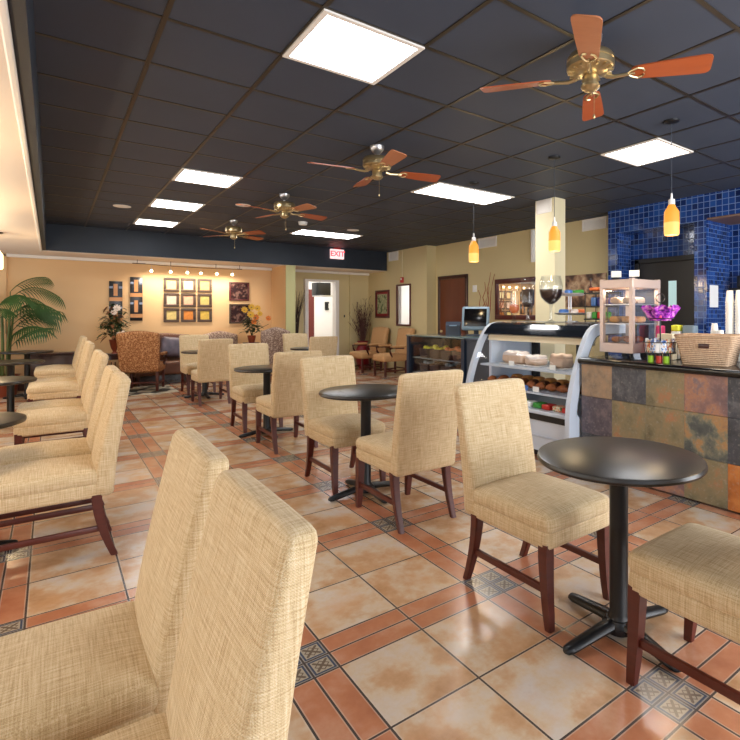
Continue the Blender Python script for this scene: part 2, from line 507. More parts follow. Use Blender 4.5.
# ------------------------------------------------------------------ geometry helpers
class MB:
    def __init__(self):
        self.bm = bmesh.new()
        self.mats = []

    def mi(self, m):
        if m not in self.mats:
            self.mats.append(m)
        return self.mats.index(m)

    def _fin(self, verts, M, mat):
        if M is not None:
            for v in verts:
                v.co = M @ v.co
        if mat is not None:
            i = self.mi(mat)
            for f in {f for v in verts for f in v.link_faces}:
                f.material_index = i
        return verts

    def box(self, c, s, bev=0.0, M=None, mat=None, rz=0.0, seg=2):
        pre = set(self.bm.verts) if bev > 0 else None
        r = bmesh.ops.create_cube(self.bm, size=1.0)
        vs = r['verts']
        R = Matrix.Rotation(rz, 4, 'Z')
        for v in vs:
            v.co = Vector((v.co.x * s[0], v.co.y * s[1], v.co.z * s[2]))
        if bev > 0:
            es = list({e for v in vs for e in v.link_edges})
            bmesh.ops.bevel(self.bm, geom=es, offset=min(bev, min(s) * 0.45), segments=seg, profile=0.5, affect='EDGES')
            vs = [v for v in self.bm.verts if v not in pre]
        T = Matrix.Translation(Vector(c)) @ R
        for v in vs:
            v.co = T @ v.co
        return self._fin(vs, M, mat)

    def rbox(self, c, s, r=0.04, n=10, fn=None, M=None, mat=None):
        """cushion: a rounded box of n x n quads a side, shaped by fn(p)"""
        pre = set(self.bm.verts)
        rr = bmesh.ops.create_cube(self.bm, size=2.0)
        es = list({e for v in rr['verts'] for e in v.link_edges})
        bmesh.ops.subdivide_edges(self.bm, edges=es, cuts=n, use_grid_fill=True)
        vs = [v for v in self.bm.verts if v not in pre]
        h = Vector((s[0] / 2, s[1] / 2, s[2] / 2))
        rad = min(r, min(h) * 0.98)
        for v in vs:
            p = v.co
            q = Vector([math.copysign(1 - (1 - abs(k)) ** 1.35, k) * hh for k, hh in zip(p, h)])
            core = Vector([max(-hh + rad, min(hh - rad, k)) for k, hh in zip(q, h)])
            d = q - core
            if d.length > 1e-9:
                q = core + d.normalized() * rad
            if fn:
                q = fn(q, h)
            v.co = q + Vector(c)
        return self._fin(vs, M, mat)

    def cyl(self, p0, p1, r0, r1=None, seg=16, M=None, mat=None, caps=True):
        r1 = r0 if r1 is None else r1
        p0, p1 = Vector(p0), Vector(p1)
        d = p1 - p0
        T = Matrix.Translation((p0 + p1) / 2) @ d.to_track_quat('Z', 'Y').to_matrix().to_4x4()
        r = bmesh.ops.create_cone(self.bm, cap_ends=caps, cap_tris=False, segments=seg, radius1=r0, radius2=max(r1, 1e-5), depth=d.length, matrix=T)
        return self._fin(r['verts'], M, mat)

    def lathe(self, prof, c=(0, 0, 0), seg=24, M=None, mat=None, sx=1.0, sy=1.0):
        rings = []
        for r, z in prof:
            if r < 1e-6:
                rings.append([self.bm.verts.new((c[0], c[1], c[2] + z))])
            else:
                rings.append([self.bm.verts.new((c[0] + sx * r * math.cos(2 * PI * k / seg), c[1] + sy * r * math.sin(2 * PI * k / seg), c[2] + z)) for k in range(seg)])
        for a, b in zip(rings, rings[1:]):
            if len(a) == 1 and len(b) == 1:
                continue
            for k in range(seg):
                k2 = (k + 1) % seg
                if len(a) == 1:
                    self.bm.faces.new((a[0], b[k2], b[k]))
                elif len(b) == 1:
                    self.bm.faces.new((a[k], a[k2], b[0]))
                else:
                    self.bm.faces.new((a[k], a[k2], b[k2], b[k]))
        vs = [v for r in rings for v in r]
        return self._fin(vs, M, mat)

    def tube(self, pts, r, seg=8, M=None, mat=None, flatz=1.0):
        pts = [Vector(p) for p in pts]
        rs = r if isinstance(r, (list, tuple)) else [r] * len(pts)
        rings = []
        up = Vector((0, 0, 1))
        for i, p in enumerate(pts):
            d = (pts[min(i + 1, len(pts) - 1)] - pts[max(i - 1, 0)]).normalized()
            if abs(d.dot(up)) > 0.98:
                a = Vector((1, 0, 0))
            else:
                a = up
            s = d.cross(a).normalized()
            t = s.cross(d).normalized()
            rings.append([self.bm.verts.new(p + (s * math.cos(2 * PI * k / seg) + t * math.sin(2 * PI * k / seg) * flatz) * rs[i]) for k in range(seg)])
        for a, b in zip(rings, rings[1:]):
            for k in range(seg):
                k2 = (k + 1) % seg
                self.bm.faces.new((a[k], b[k], b[k2], a[k2]))
        try:
            self.bm.faces.new(rings[0]); self.bm.faces.new(list(reversed(rings[-1])))
        except ValueError:
            pass
        return self._fin([v for r_ in rings for v in r_], M, mat)

    def prism(self, poly, axis, a, b, M=None, mat=None):
        """closed 2D outline swept along an axis from a to b"""
        def P(q, w):
            if axis == 'y':
                return (q[0], w, q[1])
            if axis == 'x':
                return (w, q[0], q[1])
            return (q[0], q[1], w)
        A = [self.bm.verts.new(P(q, a)) for q in poly]
        B = [self.bm.verts.new(P(q, b)) for q in poly]
        n = len(poly)
        for k in range(n):
            k2 = (k + 1) % n
            self.bm.faces.new((A[k], A[k2], B[k2], B[k]))
        self.bm.faces.new(list(reversed(A))); self.bm.faces.new(B)
        return self._fin(A + B, M, mat)

    def sheet(self, poly2, fn, mat=None, M=None):
        vs = [self.bm.verts.new(fn(q)) for q in poly2]
        self.bm.faces.new(vs)
        return self._fin(vs, M, mat)

    def quad(self, pts, mat=None):
        vs = [self.bm.verts.new(p) for p in pts]
        self.bm.faces.new(vs)
        return self._fin(vs, None, mat)

    def build(self, name, mat=None, parent=None, smooth=True, angle=40):
        bmesh.ops.recalc_face_normals(self.bm, faces=self.bm.faces)
        me = bpy.data.meshes.new(name)
        self.bm.to_mesh(me)
        self.bm.free()
        if self.mats:
            for m in self.mats:
                me.materials.append(m)
        elif mat is not None:
            me.materials.append(mat)
        if smooth:
            for p in me.polygons:
                p.use_smooth = True
            try:
                me.set_sharp_from_angle(angle=math.radians(angle))
            except Exception:
                pass
        o = bpy.data.objects.new(name, me)
        COL.objects.link(o)
        if parent is not None:
            o.parent = parent
        return o


def tag(o, label, cat, group=None, kind=None):
    o['label'] = label
    o['category'] = cat
    if group:
        o['group'] = group
    if kind:
        o['kind'] = kind
    return o


def thing(name, label, cat, loc=(0, 0, 0), rz=0.0, group=None):
    o = bpy.data.objects.new(name, None)
    o.empty_display_size = 0.1
    COL.objects.link(o)
    o.location = loc
    o.rotation_euler = (0, 0, rz)
    return tag(o, label, cat, group)


def struct(mb, name, mat=None, parent=None, smooth=False):
    o = mb.build(name, mat, parent, smooth)
    if parent is None:
        o['kind'] = 'structure'
    return o


def copy_tree(o, parent=None):
    c = o.copy()
    COL.objects.link(c)
    if parent is not None:
        c.parent = parent
    for ch in list(o.children):
        copy_tree(ch, c)
    return c


def dup(o, label, loc, rz=None):
    c = copy_tree(o)
    c['label'] = label
    c.location = loc
    if rz is not None:
        c.rotation_euler = (0, 0, rz)
    return c


# ------------------------------------------------------------------ the room
HC = 2.913          # ceiling
HS = 2.45           # soffit
YB = 12.22          # back wall
m = MB(); m.box((2.6, 5.7, -0.05), (9.2, 15.2, 0.1)); struct(m, 'floor', FLOOR)

# ceiling boards with the grid of bars
m = MB(); m.box((3.38, 4.8, HC + 0.05), (7.02, 13.2, 0.1)); struct(m, 'ceiling', CEILD)
GX, GY, GC, GD = 1.689, 3.075, 0.6126, 0.602
m = MB()
for i in range(-3, 9):
    x = GX + i * GC
    if -0.05 < x < 6.8:
        m.box((x, 4.75, HC - 0.002), (0.024, 13.0, 0.006))
for j in range(-8, 14):
    y = GY + j * GD
    if y < 11.2:
        m.box((3.365, y, HC - 0.0015), (6.87, 0.024, 0.006))
struct(m, 'trim_ceiling_grid', TBAR)

# side soffit over the window tables, back soffit with its dark fascia
m = MB(); m.box((-0.92, 5.15, HS + 0.25), (1.60, 14.2, 0.5)); struct(m, 'ceiling_side_soffit', WHITEP)
m = MB(); m.box((-0.095, 4.75, (HC + HS) / 2 + 0.004), (0.05, 13.1, HC - HS - 0.008)); struct(m, 'trim_side_fascia', NAVY)
m = MB(); m.box((3.24, 11.78, HS + 0.25), (6.72, 0.94, 0.5)); struct(m, 'ceiling_back_soffit', WHITEP)
m = MB(); m.box((3.22, 11.265, (HC + HS) / 2 + 0.004), (6.62, 0.06, HC - HS - 0.008)); struct(m, 'trim_back_fascia', NAVY)
m = MB(); m.box((-0.135, 4.7, HS + 0.004), (0.03, 13.2, 0.03), 0.008); struct(m, 'trim_side_soffit_edge', TRIMW)
m = MB(); m.box((2.45, YB - 0.03, HS - 0.03), (8.2, 0.06, 0.06), 0.015); struct(m, 'trim_back_crown', TRIMW)

# back wall, in pieces round the doorway
m = MB()
m.box((1.2, YB + 0.06, 1.3), (5.9, 0.12, 2.6))
struct(m, 'wall_back', PEACH)
m = MB()
m.box(((4.10 + 4.82) / 2, YB + 0.06, 1.3), (0.72, 0.12, 2.6))
m.box(((5.64 + 7.0) / 2, YB + 0.06, 1.3), (1.36, 0.12, 2.6))
m.box((5.23, YB + 0.06, 2.4), (0.84, 0.12, 0.42))
m.box((6.03, YB - 0.02, 1.22), (0.08, 0.06, 2.44))
struct(m, 'wall_back_hall', KHAKI)
m = MB()
for x0, x1, z0, z1 in ((4.79, 4.88, 0, 2.2), (5.58, 5.67, 0, 2.2), (4.79, 5.67, 2.19, 2.23)):
    m.box(((x0 + x1) / 2, YB - 0.005, (z0 + z1) / 2), (x1 - x0, 0.2, z1 - z0), 0.005)
struct(m, 'trim_hall_doorway', TRIMW)
m = MB(); m.box((-0.62 - 0.5, YB - 0.03, 1.3), (1.0, 0.06, 2.5)); struct(m, 'wall_back_pilaster', PEACH)
m = MB(); m.box((1.2, YB - 0.012, 0.06), (5.6, 0.024, 0.12), 0.004); struct(m, 'baseboard_back', DARKWOOD)
# wing wall between the lounge and the hall
m = MB()
m.box((4.10, 11.735, 1.225), (0.17, 0.95, 2.45), mat=PEACH)
m.box((4.12, 11.255, 1.225), (0.21, 0.02, 2.45), mat=LIME)
struct(m, 'wall_wing')
# little room beyond the doorway
m = MB()
m.box((5.5, 14.6, 1.3), (3.4, 0.1, 2.7)); m.box((4.3, 13.45, 1.3), (0.1, 2.2, 2.7)); m.box((7.0, 13.45, 1.3), (0.1, 2.2, 2.7))
struct(m, 'wall_hall_room', WHITE)
m = MB(); m.box((5.6, 13.45, 2.65), (2.8, 2.3, 0.1)); struct(m, 'ceiling_hall_room', WHITE)
m = MB(); m.box((5.6, 13.5, -0.05), (2.8, 2.3, 0.098)); struct(m, 'floor_hall_room', FLOOR)

# right-hand wall: thicker by the lounge, then khaki, then the blue mosaic
m = MB(); m.box((6.675, 10.9, 1.46), (0.25, 2.76, 2.92)); struct(m, 'wall_east_chimney', KHAKI)
m = MB(); m.box((6.86, 7.24, 1.46), (0.12, 5.14, 2.92)); struct(m, 'wall_east', KHAKI)
m = MB()                                               # front face of the mosaic (x = 6.55)
m.box((6.73, 4.652, 1.46), (0.36, 0.155, 2.92))
m.box((6.73, 3.987, 2.745), (0.36, 1.174, 0.35))
m.box((6.73, 3.323, 1.46), (0.36, 0.155, 2.92))
m.box((6.73, 1.60, 2.76), (0.36, 3.29, 0.32))
struct(m, 'wall_mosaic_front', BLUE_YZ)
m = MB(); m.box((6.95, 4.0, 1.46), (0.08, 1.30, 2.92)); struct(m, 'wall_mosaic_recess', BLUE_YZS)
m = MB(); m.box((6.865, 3.2405, 1.3), (0.63, 0.012, 2.6)); m.box((6.72, 4.5695, 1.3), (0.34, 0.008, 2.56)); struct(m, 'wall_mosaic_niche_side', BLUE_XZ)
m = MB(); m.box((7.22, 1.6, 1.3), (0.08, 3.3, 2.6)); struct(m, 'wall_mosaic_niche_back', BLUE_YZS)
m = MB(); m.box((6.88, 1.6, 2.585), (0.66, 3.27, 0.02)); struct(m, 'ceiling_niche', flat('brown_niche_board', (120, 92, 76), 0.5))
m = MB(); m.box((6.9, -0.95, 1.46), (0.12, 1.9, 2.92)); struct(m, 'wall_east_front', KHAKI)
# dark door in the mosaic recess
d = MB(); 
d.box((6.895, 3.46, 1.09), (0.07, 0.07, 2.18), 0.004); d.box((6.895, 4.45, 1.09), (0.07, 0.07, 2.18), 0.004); d.box((6.895, 3.955, 2.155), (0.07, 1.06, 0.07), 0.004)
struct(d, 'door_3_frame', BLACKP)
d = MB(); d.box((6.905, 3.955, 1.06), (0.03, 0.92, 2.12), 0.004); dr = struct(d, 'door_3', DOORDARK)
d = MB(); d.box((6.886, 3.892, 1.646), (0.012, 0.12, 0.40), 0.004); d.build('window_pane', PANEGLOW, dr)
# brown door in the khaki wall
d = MB()
d.box((6.785, 8.40, 1.09), (0.05, 0.07, 2.2), 0.005); d.box((6.785, 9.36, 1.09), (0.05, 0.07, 2.2), 0.005); d.box((6.785, 8.88, 2.18), (0.05, 1.03, 0.07), 0.005)
struct(d, 'door_2_frame', DARKWOOD)
d = MB(); d.box((6.79, 8.88, 1.07), (0.03, 0.89, 2.14), 0.004); dr = struct(d, 'door_2', DOORWOOD)
d = MB(); d.lathe([(0, -0.03), (0.03, -0.02), (0.034, 0.0), (0.028, 0.02), (0, 0.03)], (6.755, 9.25, 1.0)); d.build('door_knob', BRASS, dr)
# red door of the room beyond
d = MB(); d.box((5.86, 14.53, 1.05), (0.30, 0.04, 2.1), 0.004); dr = struct(d, 'door_1', REDDOOR)
# column by the pastry case
m = MB(); m.box((5.28, 4.74, HC / 2), (0.215, 0.34, HC - 0.004)); struct(m, 'wall_column', CREAM)

# side wall with its windows, and the storefront behind the camera
m = MB()
m.box((-1.7, 5.3, 0.35), (0.12, 14.0, 0.7)); m.box((-1.7, 5.3, 2.55), (0.12, 14.0, 0.5))
for y in (-1.6, 1.2, 4.0, 6.8, 9.6, 12.0):
    m.box((-1.7, y, 1.5), (0.12, 0.35, 1.8))
struct(m, 'wall_window_side', PEACH)
n = 0
for y0, y1 in ((-1.425, 1.025), (1.375, 3.825), (4.175, 6.625), (6.975, 9.425), (9.775, 11.825)):
    n += 1
    f = MB()
    for yy in (y0 + 0.025, (y0 + y1) / 2, y1 - 0.025):
        f.box((-1.7, yy, 1.5), (0.06, 0.05, 1.6))
    f.box((-1.7, (y0 + y1) / 2, 0.725), (0.08, y1 - y0, 0.05)); f.box((-1.7, (y0 + y1) / 2, 2.275), (0.08, y1 - y0, 0.05))
    w = struct(f, 'window_%d' % n, TRIMW)
    g = MB(); g.box((-1.7, (y0 + y1) / 2, 1.5), (0.006, y1 - y0 - 0.04, 1.52)); g.build('window_pane', GLASS, w, False)
m = MB()
m.box((2.6, -1.75, 0.1), (8.8, 0.12, 0.2)); m.box((2.6, -1.75, 2.78), (8.8, 0.12, 0.3))
m.box((-1.55, -1.75, 1.4), (0.4, 0.12, 2.8)); m.box((6.7, -1.75, 1.4), (0.5, 0.12, 2.8))
struct(m, 'wall_storefront', KHAKI)
for k in range(4):
    n += 1
    x0 = -1.35 + k * 1.95
    f = MB()
    for xx in (x0 + 0.03, x0 + 1.92):
        f.box((xx, -1.75, 1.4), (0.06, 0.08, 2.4))
    f.box((x0 + 0.975, -1.75, 0.23), (1.95, 0.08, 0.06)); f.box((x0 + 0.975, -1.75, 2.6), (1.95, 0.08, 0.06))
    w = struct(f, 'window_%d' % n, BLACKIRON)
    g = MB(); g.box((x0 + 0.975, -1.75, 1.4), (1.84, 0.006, 2.3)); g.build('window_pane', GLASS, w, False)

# ------------------------------------------------------------------ ceiling lights and fittings
def light_panel(a0, a1, b0, b1, label):
    x0, x1, y0, y1 = GX + a0 * GC, GX + a1 * GC, GY + b0 * GD, GY + b1 * GD
    cx, cy, w, h = (x0 + x1) / 2, (y0 + y1) / 2, x1 - x0, y1 - y0
    t = thing('ceiling_light_panel', label, 'ceiling light', (cx, cy, HC), 0, 'ceiling light panels')
    f = MB()
    for sx, sy, bx, by in ((0, h / 2 - 0.015, w, 0.03), (0, -h / 2 + 0.015, w, 0.03), (w / 2 - 0.015, 0, 0.03, h - 0.06), (-w / 2 + 0.015, 0, 0.03, h - 0.06)):
        f.box((sx, sy, -0.008), (bx, by, 0.014))
    f.build('frame', TRIMW, t, False)
    f = MB(); f.box((0, 0, -0.006), (w - 0.05, h - 0.05, 0.006)); f.build('diffuser', PANEL, t, False)


light_panel(-1, 0, -1, 0, 'large bright square light panel between the first fan and the side soffit')
light_panel(-1, 0, 5, 6, 'square light panel, first of the three lined up toward the framed pictures')
light_panel(-1, 0, 8, 9, 'square light panel, middle one of the three lined up toward the framed pictures')
light_panel(-1, 0, 11, 12, 'square light panel, last of the three, beside the dark fascia')
light_panel(3, 5, 10, 11, 'long light panel in front of the EXIT sign')
light_panel(3, 5, 3, 4, 'long light panel above the pendant beside the cash register')
light_panel(4, 5, -1, 0, 'square light panel near the blue mosaic wall')


def fan(y, label, angle):
    t = thing('ceiling_fan', label, 'ceiling fan', (2.345, y, HC - 0.035), angle, 'ceiling fans in a row')
    f = MB(); f.lathe([(0, 0.033), (0.065, 0.033), (0.062, 0.005), (0.03, -0.035), (0.014, -0.04), (0.014, -0.075), (0, -0.075)]); f.build('canopy', CHROME, t)
    f = MB()
    f.lathe([(0, -0.062), (0.055, -0.062), (0.118, -0.078), (0.13, -0.095), (0.13, -0.112), (0.124, -0.116), (0.13, -0.120), (0.13, -0.150), (0.122, -0.158), (0.085, -0.172), (0.06, -0.180), (0.04, -0.182), (0, -0.182)], seg=32)
    for k in range(16):
        a = k * PI / 8
        f.box((0.108 * math.cos(a), 0.108 * math.sin(a), -0.166), (0.03, 0.012, 0.008), rz=a)
    f.build('motor_housing', BRASS, t)
    f = MB(); f.lathe([(0.0, -0.180), (0.036, -0.182), (0.045, -0.195), (0.045, -0.235), (0.052, -0.240), (0.052, -0.252), (0.036, -0.268), (0.012, -0.276), (0, -0.278)]); f.build('switch_housing', BRASS, t)
    f = MB(); f.cyl((0.02, 0, -0.27), (0.02, 0, -0.40), 0.0015, seg=6); f.lathe([(0, -0.40), (0.006, -0.405), (0.007, -0.42), (0, -0.43)], (0.02, 0, 0), seg=8); f.build('pull_chain', BRASS, t)
    for k in range(4):
        a = k * PI / 2
        R = Matrix.Rotation(a, 4, 'Z') @ Matrix.Translation((0, 0, -0.196)) @ Matrix.Rotation(math.radians(-13), 4, 'X')
        b = MB()
        out = []
        for x, w in ((0.215, 0.030), (0.23, 0.046), (0.26, 0.052), (0.40, 0.062), (0.57, 0.071), (0.595, 0.070), (0.612, 0.060), (0.618, 0.044)):
            out.append((x, w))
        poly = out + [(x, -w) for x, w in reversed(out)]
        b.prism(poly, 'z', -0.003, 0.004, M=R)
        bl = b.build('blade', BLADE_LIT if k == 3 else BLADE, t)
        b = MB()
        b.tube([(0.085, 0, -0.002), (0.12, 0, -0.012), (0.16, 0, -0.010), (0.20, 0, -0.006)], [0.014, 0.011, 0.010, 0.010], 8, M=R)
        for s in (-1, 1):
            b.tube([(0.195, 0, -0.006), (0.215, s * 0.022, -0.006), (0.25, s * 0.04, -0.006), (0.275, s * 0.03, -0.006), (0.282, s * 0.012, -0.006)], 0.006, 6, M=R)
        b.tube([(0.195, 0, -0.006), (0.235, 0, -0.006)], 0.006, 6, M=R)
        b.build('blade_arm', BRASS, bl)


fan(1.81, 'brass ceiling fan with four wooden blades nearest the big square light panel', math.radians(-54))
fan(4.21, 'second brass ceiling fan in the row, beside the long light panel', math.radians(-12))
fan(6.62, 'third brass ceiling fan in the row of four', math.radians(12))
fan(8.98, 'last brass ceiling fan, closest to the dark fascia', math.radians(-60))


def disc(name, x, y, r, label, cat, mat=TRIMW, drop=0.02):
    m = MB(); m.lathe([(0, 0), (r, 0), (r, -0.006), (r * 0.85, -drop), (0, -drop)], (x, y, HC - 0.001)); o = m.build(name, mat)
    tag(o, label, cat)


disc('ceiling_speaker', 0.79, 8.78, 0.11, 'round white ceiling speaker above the beige chairs by the windows', 'speaker', drop=0.01)
disc('ceiling_speaker', 2.12, 7.64, 0.10, 'round white ceiling speaker between the third and last fans', 'speaker', drop=0.01)
disc('ceiling_speaker', 4.32, 8.65, 0.11, 'round white ceiling speaker past the long light panel by the EXIT sign', 'speaker', drop=0.01)
disc('smoke_detector', 3.29, 8.42, 0.075, 'small white smoke detector on the dark ceiling beside the third fan', 'smoke detector', WHITE, 0.05)


def pendant(x, y, label, mats=(AMBER, AMBERLOW), z0=2.0, ceil=HC, power=6):
    t = thing('pendant_lamp', label, 'pendant lamp', (x, y, ceil), 0, 'pendant lamps')
    dz = z0 - ceil
    f = MB(); f.lathe([(0, 0), (0.06, 0), (0.058, -0.012), (0.02, -0.025), (0, -0.025)]); f.build('canopy', BLACKIRON, t)
    f = MB(); f.cyl((0, 0, -0.02), (0, 0, dz + 0.33), 0.0028, seg=6, mat=DKGREYP); f.build('cord', DKGREYP, t)
    f = MB(); f.lathe([(0, 0.335), (0.006, 0.335), (0.01, 0.29), (0.024, 0.285), (0.026, 0.245), (0, 0.243)], (0, 0, dz)); f.build('socket', WHITE, t)
    f = MB()
    f.lathe([(0.022, 0.243), (0.03, 0.235), (0.033, 0.222), (0.046, 0.205), (0.057, 0.185), (0.059, 0.10)], (0, 0, dz), mat=mats[0])
    f.lathe([(0.059, 0.10), (0.058, 0.012), (0.052, 0.0), (0.0, 0.0)], (0, 0, dz), mat=mats[1] if len(mats) > 1 else mats[0])
    f.build('shade', None, t)
    l = bpy.data.lights.new('pendant_glow', 'POINT'); l.energy = power; l.color = (1.0, 0.74, 0.42); l.shadow_soft_size = 0.06; l.specular_factor = 0.15
    o = bpy.data.objects.new('pendant_glow', l); COL.objects.link(o); o.location = (0, 0, dz - 0.08); o.parent = t


pendant(3.88, 4.67, 'amber glass pendant lamp over the cash register end of the case', z0=1.985)
pendant(3.87, 3.42, 'amber glass pendant lamp hanging in front of the cream column', z0=1.99)
pendant(3.88, 2.2, 'amber glass pendant lamp in front of the blue mosaic, over the slate counter')
pendant(4.07, 1.60, 'amber glass pendant lamp cut off at the picture edge by the mosaic niche', z0=1.98)
pendant(-0.555, 9.13, 'warm white glass pendant lamp above the window tables beside the palm', (WARMSHADE, WARMSHADE), 1.97, HS, 16)
pendant(-0.62, 6.5, 'warm white glass pendant lamp above the window tables, second from the palm', (WARMSHADE, WARMSHADE), 1.97, HS, 16)
pendant(-0.62, 4.1, 'warm white glass pendant lamp above the window tables, third from the palm', (WARMSHADE, WARMSHADE), 1.97, HS, 16)


def grille(x, y0, y1, z0, z1, label):
    t = thing('wall_vent', label, 'vent', (x, (y0 + y1) / 2, (z0 + z1) / 2), 0, 'white air vents')
    w, h = y1 - y0, z1 - z0
    f = MB()
    for cy, cz, sy, sz in ((0, h / 2 - 0.012, w, 0.024), (0, -h / 2 + 0.012, w, 0.024), (w / 2 - 0.012, 0, 0.024, h - 0.048), (-w / 2 + 0.012, 0, 0.024, h - 0.048)):
        f.box((-0.012, cy, cz), (0.02, sy, sz))
    f.build('frame', TRIMW, t, False)
    f = MB()
    k = max(4, int(h / 0.022))
    for i in range(k):
        z = -h / 2 + 0.03 + i * (h - 0.06) / (k - 1)
        f.quad([(-0.004, -w / 2 + 0.02, z), (-0.004, w / 2 - 0.02, z), (-0.018, w / 2 - 0.02, z - 0.012), (-0.018, -w / 2 + 0.02, z - 0.012)])
    f.build('slat', TRIMW, t, False)
    f = MB(); f.box((-0.003, 0, 0), (0.004, w - 0.04, h - 0.04)); f.build('backing', WHITE, t, False)


grille(6.55, 10.72, 11.15, 2.68, 2.90, 'small white air vent beside the dark fascia corner')
grille(6.80, 7.48, 8.02, 2.70, 2.90, 'white air vent high on khaki wall behind the first pendant')
grille(6.80, 4.93, 5.40, 2.72, 2.905, 'white air vent high on khaki wall touching the blue mosaic')
m = MB(); m.box((5.165, 4.75, 2.815), (0.015, 0.27, 0.185), 0.006); m.box((5.158, 4.75, 2.815), (0.008, 0.22, 0.13), 0.003); tag(m.build('access_plate', TRIMW), 'white plate at the top of the cream column', 'plate')
m = MB(); m.box((6.77, 6.485, 2.60), (0.05, 0.08, 0.58), 0.01); tag(m.build('wall_speaker', WHITE), 'tall thin white box on khaki wall behind the cream column', 'speaker')

# exit sign, fire alarm with its conduit
t = thing('exit_sign', 'lit red and white EXIT sign hanging below the dark ceiling', 'sign', (5.17, 11.16, HC))
m = MB(); m.box((0, 0, -0.02), (0.16, 0.05, 0.04), 0.005); m.build('bracket', REDPL, t)
m = MB(); m.box((0, 0, -0.15), (0.33, 0.05, 0.22), 0.006); m.build('housing', WHITEGLOW, t)
cu = bpy.data.curves.new('exit_text', 'FONT'); cu.body = 'EXIT'; cu.size = 0.17; cu.align_x = 'CENTER'; cu.align_y = 'CENTER'; cu.extrude = 0.004; cu.offset = 0.004
to = bpy.data.objects.new('exit_text_tmp', cu); COL.objects.link(to)
bpy.context.view_layer.update()
me = bpy.data.meshes.new_from_object(to.evaluated_get(bpy.context.evaluated_depsgraph_get()))
bpy.data.objects.remove(to)
me.materials.append(REDGLOW)
me.transform(Matrix.Translation((0, -0.03, -0.15)) @ Matrix.Rotation(PI / 2, 4, 'X'))
to = bpy.data.objects.new('lettering', me); COL.objects.link(to); to.parent = t

t = thing('fire_alarm', 'small red fire alarm strobe above the narrow mirror', 'alarm', (6.55, 10.53, 2.19))
m = MB(); m.box((-0.02, 0, 0), (0.04, 0.12, 0.13), 0.01); m.build('housing', REDPL, t)
m = MB(); m.box((-0.045, 0, 0.02), (0.02, 0.05, 0.04), 0.008); m.build('strobe_lens', WHITE, t)
m = MB(); m.cyl((6.54, 10.53, 2.26), (6.54, 10.53, 2.90), 0.008, seg=8); tag(m.build('conduit', CREAM), 'thin pale conduit running up khaki wall from fire alarm', 'conduit')
m = MB(); m.box((6.795, 8.15, 1.9), (0.01, 0.13, 0.14), 0.004); m.box((6.788, 8.15, 1.9), (0.01, 0.02, 0.04), 0.002, mat=None); tag(m.build('wall_switch', PAPER), 'white switch plate on khaki wall between door and twigs', 'switch')
m = MB(); m.box((5.86, YB - 0.008, 1.33), (0.03, 0.012, 0.06), 0.003); tag(m.build('light_switch', BLACKP), 'small dark switch on khaki wall beside the hall doorway', 'switch')

# ------------------------------------------------------------------ pictures on the walls
def picture(name, label, cat, x0, x1, z0, z1, frame, art, group=None, y=YB, fw=0.05, d=0.03):
    w, h = x1 - x0, z1 - z0
    t = thing(name, label, cat, ((x0 + x1) / 2, y, (z0 + z1) / 2), 0, group)
    f = MB()
    for cx, cz, sx, sz in ((0, h / 2 - fw / 2, w, fw), (0, -h / 2 + fw / 2, w, fw), (w / 2 - fw / 2, 0, fw, h - 2 * fw), (-w / 2 + fw / 2, 0, fw, h - 2 * fw)):
        f.box((cx, -d / 2, cz), (sx, d, sz), 0.006)
    f.build('frame', frame, t)
    f = MB(); f.box((0, -0.008, 0), (w - fw, 0.012, h - fw)); f.build('print', art, t, False)
    return t


pos = ['upper', 'middle', 'lower']
cols_ = ['beside the copper banded panels', 'in the middle column', 'toward the dark relief squares']
k = 0
for r in range(3):
    for c in range(3):
        x0 = 1.82 + c * 0.317; z1 = 2.135 - r * 0.318
        nm = ['sand', 'pale cream', 'amber', 'rose speckled', 'coral speckled', 'olive', 'straw', 'bright orange', 'gold'][k]
        picture('framed_picture', '%s print in dark square frame, %s row of nine, %s' % (nm, pos[r], cols_[c]), 'picture', x0, x0 + 0.284, z1 - 0.288, z1, FRAMEB, PICM[k], 'nine small framed prints', fw=0.052)
        k += 1
picture('relief_picture', 'dark brown relief square, the upper of two above the yellow flowers', 'picture', 3.09, 3.52, 1.68, 2.095, FRAMER, ARTDARK, 'dark relief squares', fw=0.035)
picture('relief_picture', 'dark brown relief square, the lower of two behind the yellow flowers', 'picture', 3.095, 3.54, 1.17, 1.605, FRAMEB, ARTDARK, 'dark relief squares', fw=0.035)


def band_panel(x0, x1, z0, z1, label):
    w, h = x1 - x0, z1 - z0
    t = thing('wall_art_panel', label, 'wall art', ((x0 + x1) / 2, YB, (z0 + z1) / 2), 0, 'black panels with copper bands')
    f = MB(); f.box((0, -0.012, 0), (w, 0.024, h), 0.004); f.build('board', BLACKART, t)
    f = MB()
    for s in (0.25, -0.22):
        f.box((-0.005, -0.028, s * h + 0.045), (w * 0.3, 0.01, h * 0.27))
    for s in (0.09, -0.385):
        f.box((0, -0.030, s * h), (w, 0.01, h * 0.085))
    f.build('copper_band', ORANGEART, t, False)
    f = MB()
    for s in (0.36, -0.10):
        for q in (-1, 1):
            f.box((q * w * 0.36, -0.03, s * h), (w * 0.26, 0.01, h * 0.05))
    f.build('silver_band', SILVERART, t, False)


band_panel(0.885, 1.105, 1.16, 2.025, 'black panel with copper bands, behind the flower urn')
band_panel(1.232, 1.446, 1.245, 2.12, 'black panel with copper bands, the higher one above patterned armchair')


